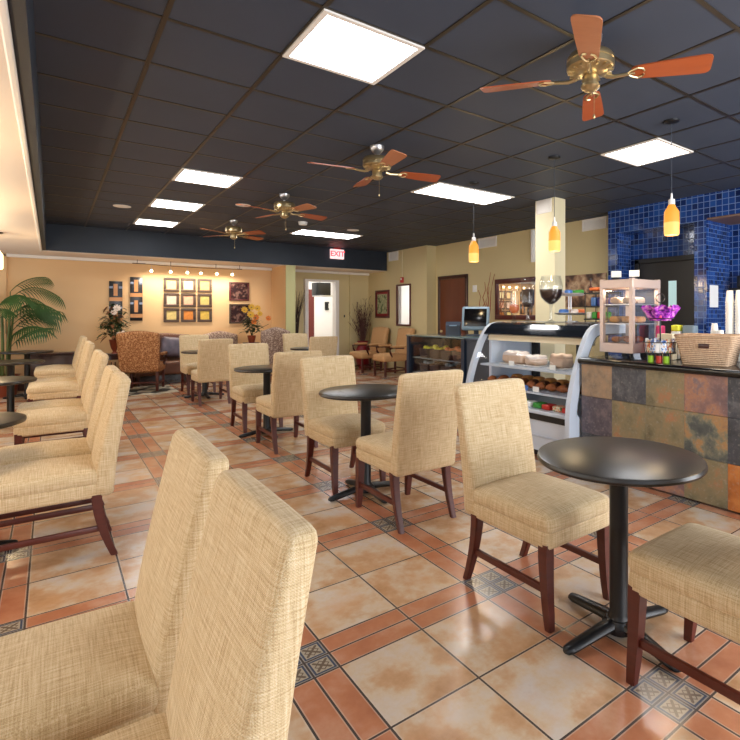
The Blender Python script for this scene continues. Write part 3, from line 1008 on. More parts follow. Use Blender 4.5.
def wall_frame_east(name, label, cat, x, y0, y1, z0, z1, frame, art, fw=0.06, mat_w=0.0, d=0.03):
    w, h = y1 - y0, z1 - z0
    t = thing(name, label, cat, (x, (y0 + y1) / 2, (z0 + z1) / 2))
    f = MB()
    for cy, cz, sy, sz in ((0, h / 2 - fw / 2, w, fw), (0, -h / 2 + fw / 2, w, fw), (w / 2 - fw / 2, 0, fw, h - 2 * fw), (-w / 2 + fw / 2, 0, fw, h - 2 * fw)):
        f.box((-d / 2, cy, cz), (d, sy, sz), 0.006)
    f.build('frame', frame, t)
    if mat_w:
        f = MB(); f.box((-0.006, 0, 0), (0.012, w - fw, h - fw)); f.build('mount', REDPOT, t, False)
        f = MB(); f.box((-0.010, 0, 0), (0.014, w - fw - mat_w, h - fw - mat_w)); f.build('print', art, t, False)
    else:
        f = MB(); f.box((-0.006, 0, 0), (0.012, w - fw, h - fw)); f.build('panel', art, t, False)
    return t


wall_frame_east('framed_picture', 'small botanical print in a red mahogany frame by the dried reeds', 'picture', 6.55, 11.13, 11.82, 1.285, 1.985, FRAMER, BOTANIC, 0.05, 0.16)
wall_frame_east('wall_mirror', 'narrow dark framed mirror below the fire alarm', 'mirror', 6.55, 10.16, 10.79, 1.10, 2.09, FRAMER, MIRROR, 0.04)
wall_frame_east('wall_mirror', 'wide wooden framed mirror on khaki wall above glass pastry case', 'mirror', 6.80, 6.0, 7.51, 1.27, 2.05, FRAMER, MIRROR, 0.09)
m = MB(); m.box((6.785, 5.36, 1.755), (0.02, 0.86, 0.53), 0.003); tag(m.build('wall_poster', POSTERM), 'mottled brown poster board on khaki wall beside blue mosaic', 'poster')

# track lights on the back wall
t = thing('track_light', 'silver cable track with six small lit spotlights above framed prints', 'track light', (2.25, 11.9, HS))
m = MB(); m.tube([(-0.95, 0, -0.075), (-0.3, 0, -0.10), (0.4, 0, -0.105), (1.0, 0, -0.09)], 0.006, 6)
for x in (-0.93, -0.35, 0.5, 0.98):
    m.cyl((x, 0, -0.005), (x, 0, -0.09), 0.005, seg=6)
m.box((-0.90, 0, -0.08), (0.22, 0.02, 0.015)); m.box((0.98, 0, -0.09), (0.10, 0.02, 0.015))
m.build('rail', FRAMEB, t)
for x in (1.56, 1.90, 2.205, 2.46, 2.77, 3.08):
    m = MB(); m.cyl((x - 2.25, 0, -0.10), (x - 2.25, 0, -0.17), 0.004, seg=6); m.cyl((x - 2.25, 0, -0.16), (x - 2.25, 0.02, -0.205), 0.014, 0.026, 12); lm = m.build('spot_head', CHROME, t)
    m = MB(); m.lathe([(0, 0.026), (0.02, 0.02), (0.028, 0), (0.02, -0.02), (0, -0.026)], (x - 2.25, 0.012, -0.215), 12); m.build('bulb', WARMBULB, lm)
    s = bpy.data.lights.new('spot_beam', 'SPOT'); s.energy = 16; s.color = (1.0, 0.86, 0.68); s.spot_size = math.radians(150); s.spot_blend = 0.9; s.shadow_soft_size = 0.04
    so = bpy.data.objects.new('spot_beam', s); COL.objects.link(so); so.location = (x, 11.87, 2.19); so.rotation_euler = (math.radians(28), 0, 0)

# ------------------------------------------------------------------ upholstered dining chair (front is -Y)
def back_shape(q, h):
    z = q.z
    f = (z + h.z) / (2 * h.z)                     # 0 bottom .. 1 top
    thick = 0.62 + 0.38 * (1 - f)
    q.y *= thick
    lum = 0.016 * math.sin(PI * min(1.0, f * 1.25)) if q.y < 0 else 0.0
    q.y -= lum * (1 - (q.x / h.x) ** 2)
    q.y += 0.105 * f ** 1.35
    q.x *= 0.985 + 0.03 * f
    if f > 0.8:
        q.z += 0.003 * (1 - (q.x / h.x) ** 2)
    return q


def seat_shape(q, h):
    if q.z > 0:
        q.z += 0.028 * (1 - (q.x / h.x) ** 2) * (1 - (q.y / h.y) ** 2)
    return q


def leg_mesh(x, y0, y1, top=0.37, rear=False):
    m = MB()
    n = 7
    rings = []
    for i in range(n):
        f = i / (n - 1)                            # 0 top .. 1 floor
        z = top * (1 - f)
        y = y0 + (y1 - y0) * (f ** 1.8)
        w = 0.026 - 0.009 * f
        rings.append([m.bm.verts.new((x + a * w, y + b * w, z)) for a, b in ((-1, -1), (1, -1), (1, 1), (-1, 1))])
    for a, b in zip(rings, rings[1:]):
        for k in range(4):
            m.bm.faces.new((a[k], a[(k + 1) % 4], b[(k + 1) % 4], b[k]))
    m.bm.faces.new(rings[0]); m.bm.faces.new(list(reversed(rings[-1])))
    es = [e for e in m.bm.edges if abs(e.verts[0].co.z - e.verts[1].co.z) > 0.01]
    bmesh.ops.bevel(m.bm, geom=es, offset=0.004, segments=2, affect='EDGES')
    return m


def dining_chair(label, loc, rz):
    t = thing('dining_chair', label, 'chair', loc, rz, 'beige upholstered dining chairs')
    m = MB(); m.rbox((0, -0.035, 0.452), (0.468, 0.535, 0.095), 0.042, 12, seat_shape)
    st = m.build('seat', FAB, t, angle=80)
    m = MB(); m.rbox((0, -0.03, 0.385), (0.462, 0.525, 0.088), 0.022, 10); m.build('seat_rail', FAB, st, angle=80)
    m = MB(); m.rbox((0, 0.232, 0.672), (0.478, 0.105, 0.656), 0.030, 14, back_shape); m.build('backrest', FAB, t, angle=80)
    for s in (-1, 1):
        leg_mesh(s * 0.205, -0.262, -0.285).build('leg', CHERRY, t)
        leg_mesh(s * 0.205, 0.20, 0.285).build('leg', CHERRY, t)
    for s in (-1, 1):
        m = MB(); m.box((s * 0.205, -0.02, 0.165), (0.02, 0.50, 0.032), 0.004); m.build('stretcher', CHERRY, t)
    return t


S = PI
first = dining_chair('beige chair beside the counter table with its back to the pastry case', (1.895, 1.805, 0), 0)
chairs = [
    ('beige chair cut off at the picture corner, facing the pastry case table', (1.895, 0.83, 0), S),
    ('beige chair beyond the second aisle table, facing the camera', (1.90, 3.965, 0), 0),
    ('beige chair seen from behind, tucked at the second aisle table', (1.92, 3.06, 0), S),
    ('beige chair beyond the third aisle table, facing the camera', (1.945, 6.46, 0), 0),
    ('beige chair seen from behind, tucked at the third aisle table', (1.935, 5.40, 0), S),
    ('beige chair beyond the fourth aisle table, by the leather sofa', (2.03, 10.05, 0), 0),
    ('beige chair seen from behind at the fourth aisle table', (1.95, 8.76, 0), S),
    ('beige chair facing the camera at table near the hall doorway', (3.73, 9.62, 0), 0),
    ('beige chair seen from behind at table near the hall doorway', (3.585, 8.57, 0), S),
    ('large beige chair at the very front with its back filling the picture corner', (0.0, 1.085, 0), -PI / 2),
    ('large beige chair just behind the frontmost one, side by side with it', (0.0, 1.65, 0), -PI / 2),
    ('beige chair with curved rear leg in full view, second pair of window row', (0.0, 3.76, 0), -PI / 2),
    ('beige chair half hidden, farther one of the second pair in window row', (0.0, 4.32, 0), -PI / 2),
    ('beige chair, nearer one of the third pair in window row', (0.045, 5.90, 0), -PI / 2),
    ('beige chair, farther one of the third pair in window row', (0.045, 6.46, 0), -PI / 2),
    ('beige chair, nearer one of the fourth pair in window row', (0.07, 8.22, 0), -PI / 2),
    ('beige chair, farther one of the fourth pair in window row', (0.07, 8.78, 0), -PI / 2),
    ('beige chair, nearer one of the last pair in window row', (0.09, 10.5, 0), -PI / 2),
    ('beige chair, farther one of the last pair in window row by back wall', (0.09, 11.06, 0), -PI / 2),
]
for lb, loc, rz in chairs:
    dup(first, lb, loc, rz + random.uniform(-0.012, 0.012))


def cafe_table(label, loc, rz=0.0):
    t = thing('cafe_table', label, 'table', loc, rz, 'round black cafe tables')
    m = MB(); m.lathe([(0, 0.735), (0.33, 0.735), (0.343, 0.74), (0.347, 0.75), (0.343, 0.762), (0.334, 0.765), (0, 0.765)], seg=64); m.build('tabletop', BLACKTOP, t)
    m = MB(); m.lathe([(0, 0.735), (0.09, 0.735), (0.085, 0.722), (0.045, 0.715), (0.039, 0.70), (0.039, 0.09), (0.055, 0.06), (0.07, 0.045), (0, 0.045)], seg=24); m.build('post', BLACKIRON, t)
    m = MB(); m.lathe([(0, 0.075), (0.055, 0.072), (0.068, 0.05), (0.065, 0.02), (0, 0.018)], seg=24)
    for k in range(4):
        a = k * PI / 2
        c, s = math.cos(a), math.sin(a)
        m.tube([(c * r, s * r, z) for r, z in ((0.03, 0.052), (0.10, 0.046), (0.20, 0.032), (0.27, 0.022), (0.295, 0.020), (0.305, 0.018))], [0.034, 0.032, 0.029, 0.027, 0.022, 0.010], 10, flatz=0.72)
    m.build('base', BLACKIRON, t)
    return t


tb = cafe_table('round black table beside the slate counter, in full view', (1.91, 1.325, 0), math.radians(-8))
for lb, loc, rz in [
    ('round black table, second in the aisle row, below second fan', (1.885, 3.56, 0), 0.02),
    ('round black table, third in the aisle row', (1.93, 6.02, 0), 0.02),
    ('round black table, fourth in the aisle row, near the sofa', (2.0, 9.41, 0), 0),
    ('round black table near the hall doorway, mostly behind chair backs', (3.69, 9.10, 0), 0),
    ('round black window table with tan sheen, at the picture edge', (-0.46, 4.04, 0), 0),
    ('round black window table, second in the window row', (-0.45, 6.42, 0), 0),
    ('round black window table, third in the window row', (-0.41, 8.85, 0), 0.1),
    ('round black window table, last one, below the palm', (-0.31, 11.15, 0), 0),
]:
    tc_ = dup(tb, lb, loc, rz)
    if 'second in the aisle' in lb:
        tc_.scale = (1, 1, 1.035)

# ------------------------------------------------------------------ lounge furniture
def wing_chair(name, label, loc, rz, fab, woodm, w=0.72, h=1.06, group=None, camel=0.04):
    t = thing(name, label, 'armchair', loc, rz, group)
    m = MB()

    def bs(q, hh):
        f = (q.z + hh.z) / (2 * hh.z)
        q.y += 0.13 * f
        q.x *= 0.93 + 0.07 * f
        if f > 0.7:
            q.z += camel * math.cos(q.x / hh.x * PI * 0.9)
        return q
    m.rbox((0, 0.30, (h + 0.34) / 2), (w, 0.12, h - 0.34), 0.045, 12, bs); m.build('backrest', fab, t, angle=80)
    m = MB(); m.rbox((0, -0.03, 0.40), (w * 0.90, 0.60, 0.16), 0.05, 10, seat_shape); m.build('seat', fab, t, angle=80)
    for s in (-1, 1):
        m = MB(); m.rbox((s * (w / 2 - 0.01), 0.03, 0.655), (0.075, 0.36, 0.05), 0.02, 6); a = m.build('armrest', fab, t, angle=80)
        m = MB(); m.tube([(s * (w / 2 - 0.01), 0.16, 0.62), (s * (w / 2 - 0.01), -0.12, 0.635), (s * (w / 2 - 0.01), -0.20, 0.62), (s * (w / 2 - 0.015), -0.19, 0.54), (s * (w / 2 - 0.04), -0.13, 0.44), (s * (w / 2 - 0.05), -0.15, 0.36)], [0.022, 0.022, 0.026, 0.022, 0.020, 0.022], 8); m.build('arm_frame', woodm, a)
        for y in (-0.28, 0.26):
            m = MB(); m.box((s * (w / 2 - 0.07), y, 0.17), (0.045, 0.045, 0.34), 0.006); m.build('leg', woodm, t)
    m = MB()
    for s in (-1, 1):
        m.box((s * (w / 2 - 0.07), -0.01, 0.12), (0.022, 0.50, 0.03))
    m.box((0, -0.02, 0.12), (w - 0.14, 0.022, 0.03)); m.box((0, 0.26, 0.15), (w - 0.14, 0.022, 0.03))
    m.build('stretcher', woodm, t)
    return t


wing_chair('wing_armchair', 'brown scroll patterned armchair seen from behind on the grey rug', (1.32, 10.96, 0.008), PI - 0.32, FLORALF, CHERRY, 0.66, 1.06, None, 0.02)
wing_chair('wing_armchair', 'grey brown scroll patterned armchair between aisle chairs and wing wall', (3.58, 10.78, 0), PI - 0.2, GREYF, CHERRY, 0.56, 1.08)
a1 = wing_chair('open_armchair', 'tan striped armchair below the narrow mirror', (6.03, 10.2, 0), -PI / 2 + 0.02, TANF, CHERRY, 0.60, 1.06, 'tan armchairs along khaki wall', 0.01)
dup(a1, 'tan striped armchair beside the red urn of reeds', (5.98, 11.25, 0), -PI / 2 + 0.12)

t = thing('sofa', 'brown leather sofa with curved back below framed prints', 'sofa', (1.80, 11.85, 0.0))
m = MB(); m.rbox((0, 0.22, 0.66), (1.02, 0.16, 0.62), 0.06, 10, lambda q, h: Vector((q.x, q.y, q.z + (0.02 * math.cos(q.x / h.x * PI) if q.z > 0 else 0)))); m.build('backrest', LEATHER, t, angle=80)
m = MB(); m.rbox((0, -0.08, 0.32), (1.00, 0.58, 0.26), 0.05, 8); m.build('seat', LEATHER, t, angle=80)
for s in (-1, 1):
    m = MB(); m.rbox((s * 0.52, -0.04, 0.40), (0.13, 0.66, 0.46), 0.06, 8); m.build('armrest', LEATHER, t, angle=80)
    for y in (-0.32, 0.24):
        m = MB(); m.cyl((s * 0.50, y, 0.0), (s * 0.50, y, 0.19), 0.022, 0.03, 10); m.build('leg', DARKWOOD, t)
m = MB()
for k in range(40):
    m.lathe([(0, 0.007), (0.006, 0.004), (0.007, 0)], (-0.49 + k * 0.0251, 0.13, 0.955), 6)
m.build('nail_trim', BRASS, t)
m = MB(); m.rbox((0, 0, 0), (0.42, 0.15, 0.40), 0.07, 10, lambda q, h: Vector((q.x * (1 + 0.06 * abs(q.z / h.z)), q.y * (1 + 0.35 * math.cos(q.x / h.x * 1.5) * math.cos(q.z / h.z * 1.5)) + 0.012 * math.sin(q.x * 40 + q.z * 25), q.z)))
o = m.build('throw_pillow', SATIN, angle=80); o.location = (1.93, 11.86, 0.71); o.rotation_euler = (math.radians(-12), math.radians(7), 0); tag(o, 'shiny grey violet satin pillow leaning on the leather sofa', 'pillow')

t = thing('loveseat', 'grey scroll patterned loveseat with arched back by the yellow flowers', 'loveseat', (2.86, 11.88, 0))
m = MB(); m.rbox((0, 0.2, 0.66), (0.74, 0.16, 0.64), 0.06, 10, lambda q, h: Vector((q.x, q.y, q.z + (0.035 * math.cos(q.x / h.x * PI) if q.z > 0 else 0)))); m.build('backrest', GREYF, t, angle=80)
m = MB(); m.rbox((0, -0.08, 0.32), (0.74, 0.56, 0.28), 0.05, 8); m.build('seat', GREYF, t, angle=80)
for s in (-1, 1):
    for y in (-0.3, 0.2):
        m = MB(); m.box((s * 0.33, y, 0.095), (0.05, 0.05, 0.19), 0.005); m.build('leg', DARKWOOD, t)

m = MB(); m.box((1.28, 10.86, 0.004), (1.0, 1.14, 0.008), 0.002); tag(m.build('area_rug', RUGM), 'grey rug with dark scrolls under the brown patterned armchair', 'rug')


def end_table(label, loc, w=0.36, h=0.64):
    t = thing('end_table', label, 'end table', loc)
    m = MB(); m.box((0, 0, h - 0.015), (w, w, 0.03), 0.006); m.build('tabletop', DARKWOOD, t)
    m = MB(); m.box((0, 0, h - 0.07), (w - 0.05, w - 0.05, 0.08)); m.build('apron', DARKWOOD, t)
    m = MB()
    for k in range(5):
        m.box((-w / 2 + 0.06 + k * (w - 0.12) / 4, -w / 2 + 0.03, h / 2 - 0.05), (0.015, 0.012, h - 0.2))
    m.build('slat', DARKWOOD, t)
    for a in (-1, 1):
        for b in (-1, 1):
            m = MB(); m.box((a * (w / 2 - 0.025), b * (w / 2 - 0.025), (h - 0.03) / 2), (0.035, 0.035, h - 0.03), 0.003); m.build('leg', DARKWOOD, t)


end_table('slatted dark end table under the flower urn', (0.93, 11.68, 0))
end_table('dark end table under the pot of yellow flowers', (3.42, 11.72, 0), 0.28, 0.76)
m = MB(); m.box((0.18, 12.02, 0.33), (0.95, 0.30, 0.64), 0.01); m.box((0.18, 12.0, 0.66), (1.0, 0.36, 0.035), 0.008)
tag(m.build('low_sideboard', DARKWOOD), 'dark low sideboard against the back wall behind window chairs', 'sideboard')


def leaf_blade(m, p, d, L, w, mat=None, droop=0.3, n=5, up=Vector((0, 0, 1)), fold=0.0):
    """one tapering leaf from p along d"""
    d = d.normalized()
    s = d.cross(up)
    s = s.normalized() if s.length > 0.05 else Vector((1, 0, 0))
    A, B = [], []
    for i in range(n + 1):
        f = i / n
        q = p + d * L * f + Vector((0, 0, -droop * L * f * f))
        ww = w * math.sin(PI * min(1.0, 0.12 + 0.88 * f)) * 0.5 + 0.0004
        A.append(m.bm.verts.new(q + s * ww)); B.append(m.bm.verts.new(q - s * ww))
    fs = []
    for i in range(n):
        fs.append(m.bm.faces.new((A[i], A[i + 1], B[i + 1], B[i])))
    if mat is not None:
        k = m.mi(mat)
        for f in fs:
            f.material_index = k


def bloom(m, p, r, petals, mat, cmat=None, d=Vector((0, -1, 0.3))):
    d = d.normalized()
    q = d.to_track_quat('Z', 'Y')
    for k in range(petals):
        a = 2 * PI * k / petals
        v = q @ Vector((math.cos(a), math.sin(a), 0.35))
        leaf_blade(m, p, v, r, r * 0.6, mat, -0.1, 4, up=d)
    m.lathe([(0, r * 0.2), (r * 0.2, r * 0.1), (r * 0.22, 0), (0, -r * 0.1)], tuple(p), 8, mat=cmat or mat)


# flower urn by the copper banded panels
rnd = random.Random(3)
t = thing('flower_urn', 'red brown urn of cream flowers and rust foliage on slatted end table', 'flower arrangement', (0.93, 11.66, 0.64))
m = MB(); m.lathe([(0, 0), (0.055, 0), (0.05, 0.015), (0.03, 0.03), (0.03, 0.05), (0.055, 0.10), (0.075, 0.18), (0.085, 0.245), (0.092, 0.25), (0.088, 0.262), (0.07, 0.262), (0.06, 0.22), (0, 0.21)], seg=24); m.build('urn', TERRA, t)
m = MB()
for k in range(300):
    a = rnd.uniform(0, 2 * PI); el = rnd.uniform(-0.1, 1.5); R = rnd.uniform(0.10, 0.32)
    c = Vector((math.cos(a) * math.cos(el) * R * 0.8, math.sin(a) * math.cos(el) * R * 0.6, 0.34 + math.sin(el) * R * 1.9))
    leaf_blade(m, c, Vector((math.cos(a + rnd.uniform(-1, 1)), math.sin(a), rnd.uniform(-0.4, 0.9))), rnd.uniform(0.09, 0.17), rnd.uniform(0.04, 0.06), LEAF3 if rnd.random() < 0.35 else (LEAF2 if rnd.random() < 0.5 else RUST), 0.4, 4)
for k in range(14):
    a = rnd.uniform(0, 2 * PI); L = rnd.uniform(0.3, 0.55)
    leaf_blade(m, Vector((0, 0, 0.26)), Vector((math.cos(a), math.sin(a) * 0.5, rnd.uniform(0.8, 2.2))), L, 0.03, LEAF2, 0.25, 6)
for k in range(8):
    a = k * 0.8
    m.tube([(0, 0, 0.22), (0.05 * math.cos(a), 0.05 * math.sin(a), 0.42), (0.15 * math.cos(a), 0.1 * math.sin(a), 0.6)], 0.004, 5, mat=LEAF3)
m.build('foliage', None, t)
for p, r in (((0.03, -0.12, 0.84), 0.075), ((-0.02, -0.14, 0.76), 0.06), ((0.05, -0.2, 0.36), 0.05), ((0.12, -0.18, 0.40), 0.035)):
    m = MB(); bloom(m, Vector(p), r, 8, PETALW); m.build('blossom', None, t)

t = thing('flower_pot', 'dark pot of yellow and orange flowers by lower relief square', 'flower arrangement', (3.42, 11.68, 0.76))
m = MB(); m.lathe([(0, 0), (0.06, 0), (0.085, 0.12), (0.09, 0.155), (0.075, 0.155), (0.07, 0.13), (0, 0.12)]); m.build('pot', TERRA, t)
m = MB()
for k in range(130):
    a = rnd.uniform(0, 2 * PI); el = rnd.uniform(-0.1, 1.4); R = rnd.uniform(0.08, 0.2)
    c = Vector((math.cos(a) * math.cos(el) * R, math.sin(a) * math.cos(el) * R * 0.7, 0.24 + math.sin(el) * R * 1.8))
    leaf_blade(m, c, Vector((math.cos(a), math.sin(a), rnd.uniform(-0.2, 0.9))), rnd.uniform(0.09, 0.16), 0.06, LEAF3 if rnd.random() < 0.7 else LEAF2, 0.4, 4)
for k in range(7):
    a = k * 0.9
    m.tube([(0, 0, 0.12), (0.07 * math.cos(a), 0.05 * math.sin(a), 0.4), (0.14 * math.cos(a), 0.1 * math.sin(a), 0.62)], 0.004, 5, mat=LEAF3)
m.tube([(0, 0, 0.15), (0.15, -0.05, 0.30), (0.34, -0.08, 0.40)], 0.005, 5, mat=LEAF3)
m.build('foliage', None, t)
for p, r, mt in (((-0.16, -0.1, 0.60), 0.07, PETALY), ((-0.02, -0.12, 0.66), 0.075, PETALY), ((0.11, -0.1, 0.64), 0.07, PETALY), ((-0.04, -0.12, 0.5), 0.08, PETALY), ((0.07, -0.12, 0.44), 0.07, PETALO), ((0.34, -0.1, 0.42), 0.06, PETALO), ((0.02, -0.14, 0.34), 0.06, PETALO), ((0.16, -0.1, 0.52), 0.06, PETALY)):
    m = MB(); bloom(m, Vector(p) + Vector((-0.02, 0, 0.10)), r * 1.15, 9, mt, FRAMEB); m.build('blossom', None, t)

# areca palm
rnd = random.Random(11)
t = thing('potted_palm', 'tall green palm in the window corner beside the last table', 'plant', (-0.62, 11.55, 0))
m = MB(); m.lathe([(0, 0), (0.16, 0), (0.20, 0.34), (0.215, 0.36), (0.19, 0.36), (0.18, 0.3), (0, 0.3)]); m.build('planter', TERRA, t)
m = MB()
for k in range(7):
    a = k * 0.9
    m.tube([(0.05 * math.cos(a), 0.05 * math.sin(a), 0.28), (0.08 * math.cos(a), 0.07 * math.sin(a), 0.9), (0.12 * math.cos(a), 0.10 * math.sin(a), 1.35)], [0.02, 0.018, 0.012], 8)
m.build('stem', flat('palm_stem_green', (104, 118, 58), 0.5, var=0.3), t)
m = MB()
fr = [(0.05, 0.30, 1.62, 0.70, 0.62), (-0.10, 0.65, 1.15, 0.72, 0.45), (0.35, 0.1, 1.05, 0.66, 0.32), (3.0, 0.6, 1.3, 0.6, 0.5), (-0.5, 0.8, 1.3, 0.8, 0.6), (-1.2, 0.8, 1.45, 0.7, 0.55), (-0.25, 0.45, 1.5, 0.62, 0.75), (2.4, 0.6, 1.5, 0.6, 0.6), (-0.75, 0.5, 0.9, 0.72, 0.5),
      (0.15, 0.35, 1.75, 0.5, 0.35), (4.0, 0.5, 1.5, 0.6, 0.5), (-0.4, 0.9, 0.8, 0.62, 0.35), (-1.6, 0.8, 1.2, 0.7, 0.5), (-0.1, 1.0, 1.35, 0.66, 0.75), (0.2, 0.5, 1.25, 0.55, 0.55)]
for az, lean, z0, L, drp in fr:
    pts = []
    N_ = 18
    for i in range(N_ + 1):
        f = i / N_
        r = L * 0.95 * (f * (0.8 + 0.2 * f))
        z = z0 + L * (1.15 * f - 1.75 * drp * f * f)
        pts.append(Vector((math.cos(az) * (0.08 + r), math.sin(az) * (0.08 + r), z)))
    m.tube([Vector((0.08 * math.cos(az), 0.08 * math.sin(az), z0 - 0.4))] + pts, 0.006, 5)
    for i in range(3, N_ + 1):
        q = pts[i]
        d = (pts[min(i + 1, N_)] - pts[i - 1]).normalized()
        s = d.cross(Vector((0, 0, 1))).normalized()
        for sg in (-1, 1):
            leaf_blade(m, q, s * sg * 0.75 + d * 0.7 + Vector((0, 0, -0.25 if sg > 0 else 0.1)), 0.25 * math.sin(PI * (0.15 + 0.72 * i / N_)) + 0.06, 0.022, None, 0.75, 5, up=Vector((0.3, -0.6, 0.7)))
for v in m.bm.verts:
    v.co.y = min(v.co.y, 0.55)
m.build('frond', LEAF, t)

# dried plants
rnd = random.Random(5)
t = thing('reed_urn', 'dark red urn with tall dried reeds in the khaki wall corner', 'dried plant', (6.24, 11.94, 0))
m = MB(); m.lathe([(0, 0), (0.10, 0), (0.15, 0.08), (0.19, 0.3), (0.18, 0.48), (0.12, 0.6), (0.13, 0.66), (0.15, 0.70), (0.12, 0.70), (0.1, 0.64), (0, 0.6)]); m.build('urn', REDPOT, t)
m = MB()
for k in range(70):
    a = rnd.uniform(0, 2 * PI); ln = rnd.uniform(0.03, 0.42); H = rnd.uniform(0.45, 1.15)
    x, y = math.cos(a) * ln, min(math.sin(a) * ln * 0.6, 0.2)
    x = min(x, 0.2); y = max(-0.2, min(y, 0.18))
    m.tube([(x * 0.15, y * 0.15, 0.66), (x * 0.5, y * 0.5, 0.66 + H * 0.55), (x, y, 0.66 + H)], [0.004, 0.004, 0.002], 5)
    for j in range(5):
        f = rnd.uniform(0.3, 1)
        leaf_blade(m, Vector((x * f, y * f, 0.66 + H * f)), Vector((rnd.uniform(-1, 1), rnd.uniform(-1, 1), 1.2)), 0.12, 0.014, None, 0.2, 3)
m.build('dried_stem', DRYM, t)

t = thing('branch_vase', 'tall dark twigs in a floor vase beside the hall doorway', 'dried plant', (4.50, 11.98, 0))
m = MB(); m.lathe([(0, 0), (0.09, 0), (0.12, 0.2), (0.07, 0.5), (0.085, 0.56), (0.06, 0.56), (0, 0.5)]); m.build('vase', DARKWOOD, t)
m = MB()
for k in range(22):
    ex = rnd.uniform(-0.02, 0.26); ey = rnd.uniform(-0.12, 0.1); H = rnd.uniform(1.0, 1.5)
    m.tube([(0, 0, 0.5), (ex * 0.2 + rnd.uniform(-.04, .04), ey * 0.3, 0.5 + H * 0.4), (ex * 0.5, ey * 0.6, 0.5 + H * 0.7), (ex, ey, 0.5 + H)], [0.008, 0.008, 0.006, 0.003], 5)
m.build('twig', DARKTWIG, t)

t = thing('twig_vase', 'orange curly twigs standing against khaki wall behind register', 'dried plant', (6.62, 7.6, 0))
m = MB(); m.lathe([(0, 0), (0.1, 0), (0.14, 0.3), (0.08, 0.8), (0.09, 0.86), (0.06, 0.86), (0, 0.8)]); m.build('vase', DARKWOOD, t)
m = MB()
for ey, H in ((0.22, 1.05), (0.10, 0.90), (0.05, 1.20), (-0.10, 1.38), (-0.06, 1.1), (-0.22, 1.34), (0.02, 0.7)):
    pts = []
    for i in range(9):
        f = i / 8
        pts.append((0.03 * math.sin(i * 1.9), ey * f + 0.022 * math.sin(i * 2.3 + ey * 9), 0.8 + H * f))
    m.tube(pts, [0.016 - 0.0013 * i for i in range(9)], 6)
m.build('twig', TWIG, t)

# things in the little room
t = thing('wall_tv', 'dark television hung high in the room beyond the doorway', 'television', (5.62, 13.0, 2.045))
m = MB(); m.box((0, 0.1, 0), (0.40, 0.34, 0.34), 0.02); m.build('housing', BLACKP, t)
m = MB(); m.box((-0.07, -0.076, 0.01), (0.22, 0.012, 0.28), 0.004); m.build('screen', BLACKP, t)
m = MB(); m.box((0, 0.0, -0.185), (0.38, 0.5, 0.025), 0.005); m.cyl((0, 0.2, 0.1), (0, 0.2, 0.55), 0.02); m.build('shelf_bracket', CHROME, t)
m = MB(); m.box((6.40, 14.53, 1.62), (0.10, 0.05, 0.24), 0.01); m.box((6.40, 14.50, 1.72), (0.12, 0.04, 0.05), 0.01); m.box((6.40, 14.50, 1.53), (0.12, 0.04, 0.05), 0.01); tag(m.build('wall_phone', BLACKP), 'black wall phone seen through the hall doorway', 'phone')
area('hall_room_light', (5.6, 13.3, 2.55), (0, 0, 0), 1.2, 1.2, 45, (1, 0.98, 0.95))

# ------------------------------------------------------------------ slate counter
rows = [(0.655, 0.934), (0.335, 0.655), (0.015, 0.335)]
patt = [  # from the case end toward the camera side
    [0, 1, 2, 3, 1, 4, 2, 1, 6],
    [6, 2, 2, 5, 1, 3, 0, 5, 1],
    [1, 6, 3, 2, 4, 1, 6, 3, 2],
]
t = thing('service_counter', 'long service counter clad in mixed slate tiles with black granite top', 'counter', (0, 0, 0))
m = MB(); m.box((4.03, 1.5, 0.467), (0.66, 2.86, 0.933)); m.build('body', DARKWOOD, t, False)
m = MB()
for r, (z0, z1) in enumerate(rows):
    for c in range(9):
        y1 = 2.93 - c * 0.3155; y0 = y1 - 0.3155
        m.box((3.683, (y0 + y1) / 2, (z0 + z1) / 2), (0.026, 0.3135, z1 - z0 - 0.002), 0.002, mat=SLATES[patt[r][c]], seg=1)
m.build('slate_cladding', None, t, False)
m = MB(); m.box((4.07, 1.5, 0.9625), (0.88, 2.90, 0.055), 0.02, seg=3); m.build('countertop', GRANITE, t)

# ------------------------------------------------------------------ curved glass pastry case
PROF = [(3.575, 0.02), (3.555, 0.15), (3.545, 0.29), (3.542, 0.45), (3.555, 0.58), (3.585, 0.70), (3.628, 0.83), (3.682, 0.96), (3.735, 1.075), (3.79, 1.165), (3.84, 1.222), (3.90, 1.262), (3.97, 1.280), (4.10, 1.286), (4.62, 1.288)]


def inset(P, d):
    out = []
    for i, (x, z) in enumerate(P):
        a = P[max(0, i - 1)]; b = P[min(len(P) - 1, i + 1)]
        tx, tz = b[0] - a[0], b[1] - a[1]
        L = math.hypot(tx, tz)
        out.append((x + tz / L * d, z - tx / L * d))
    return out


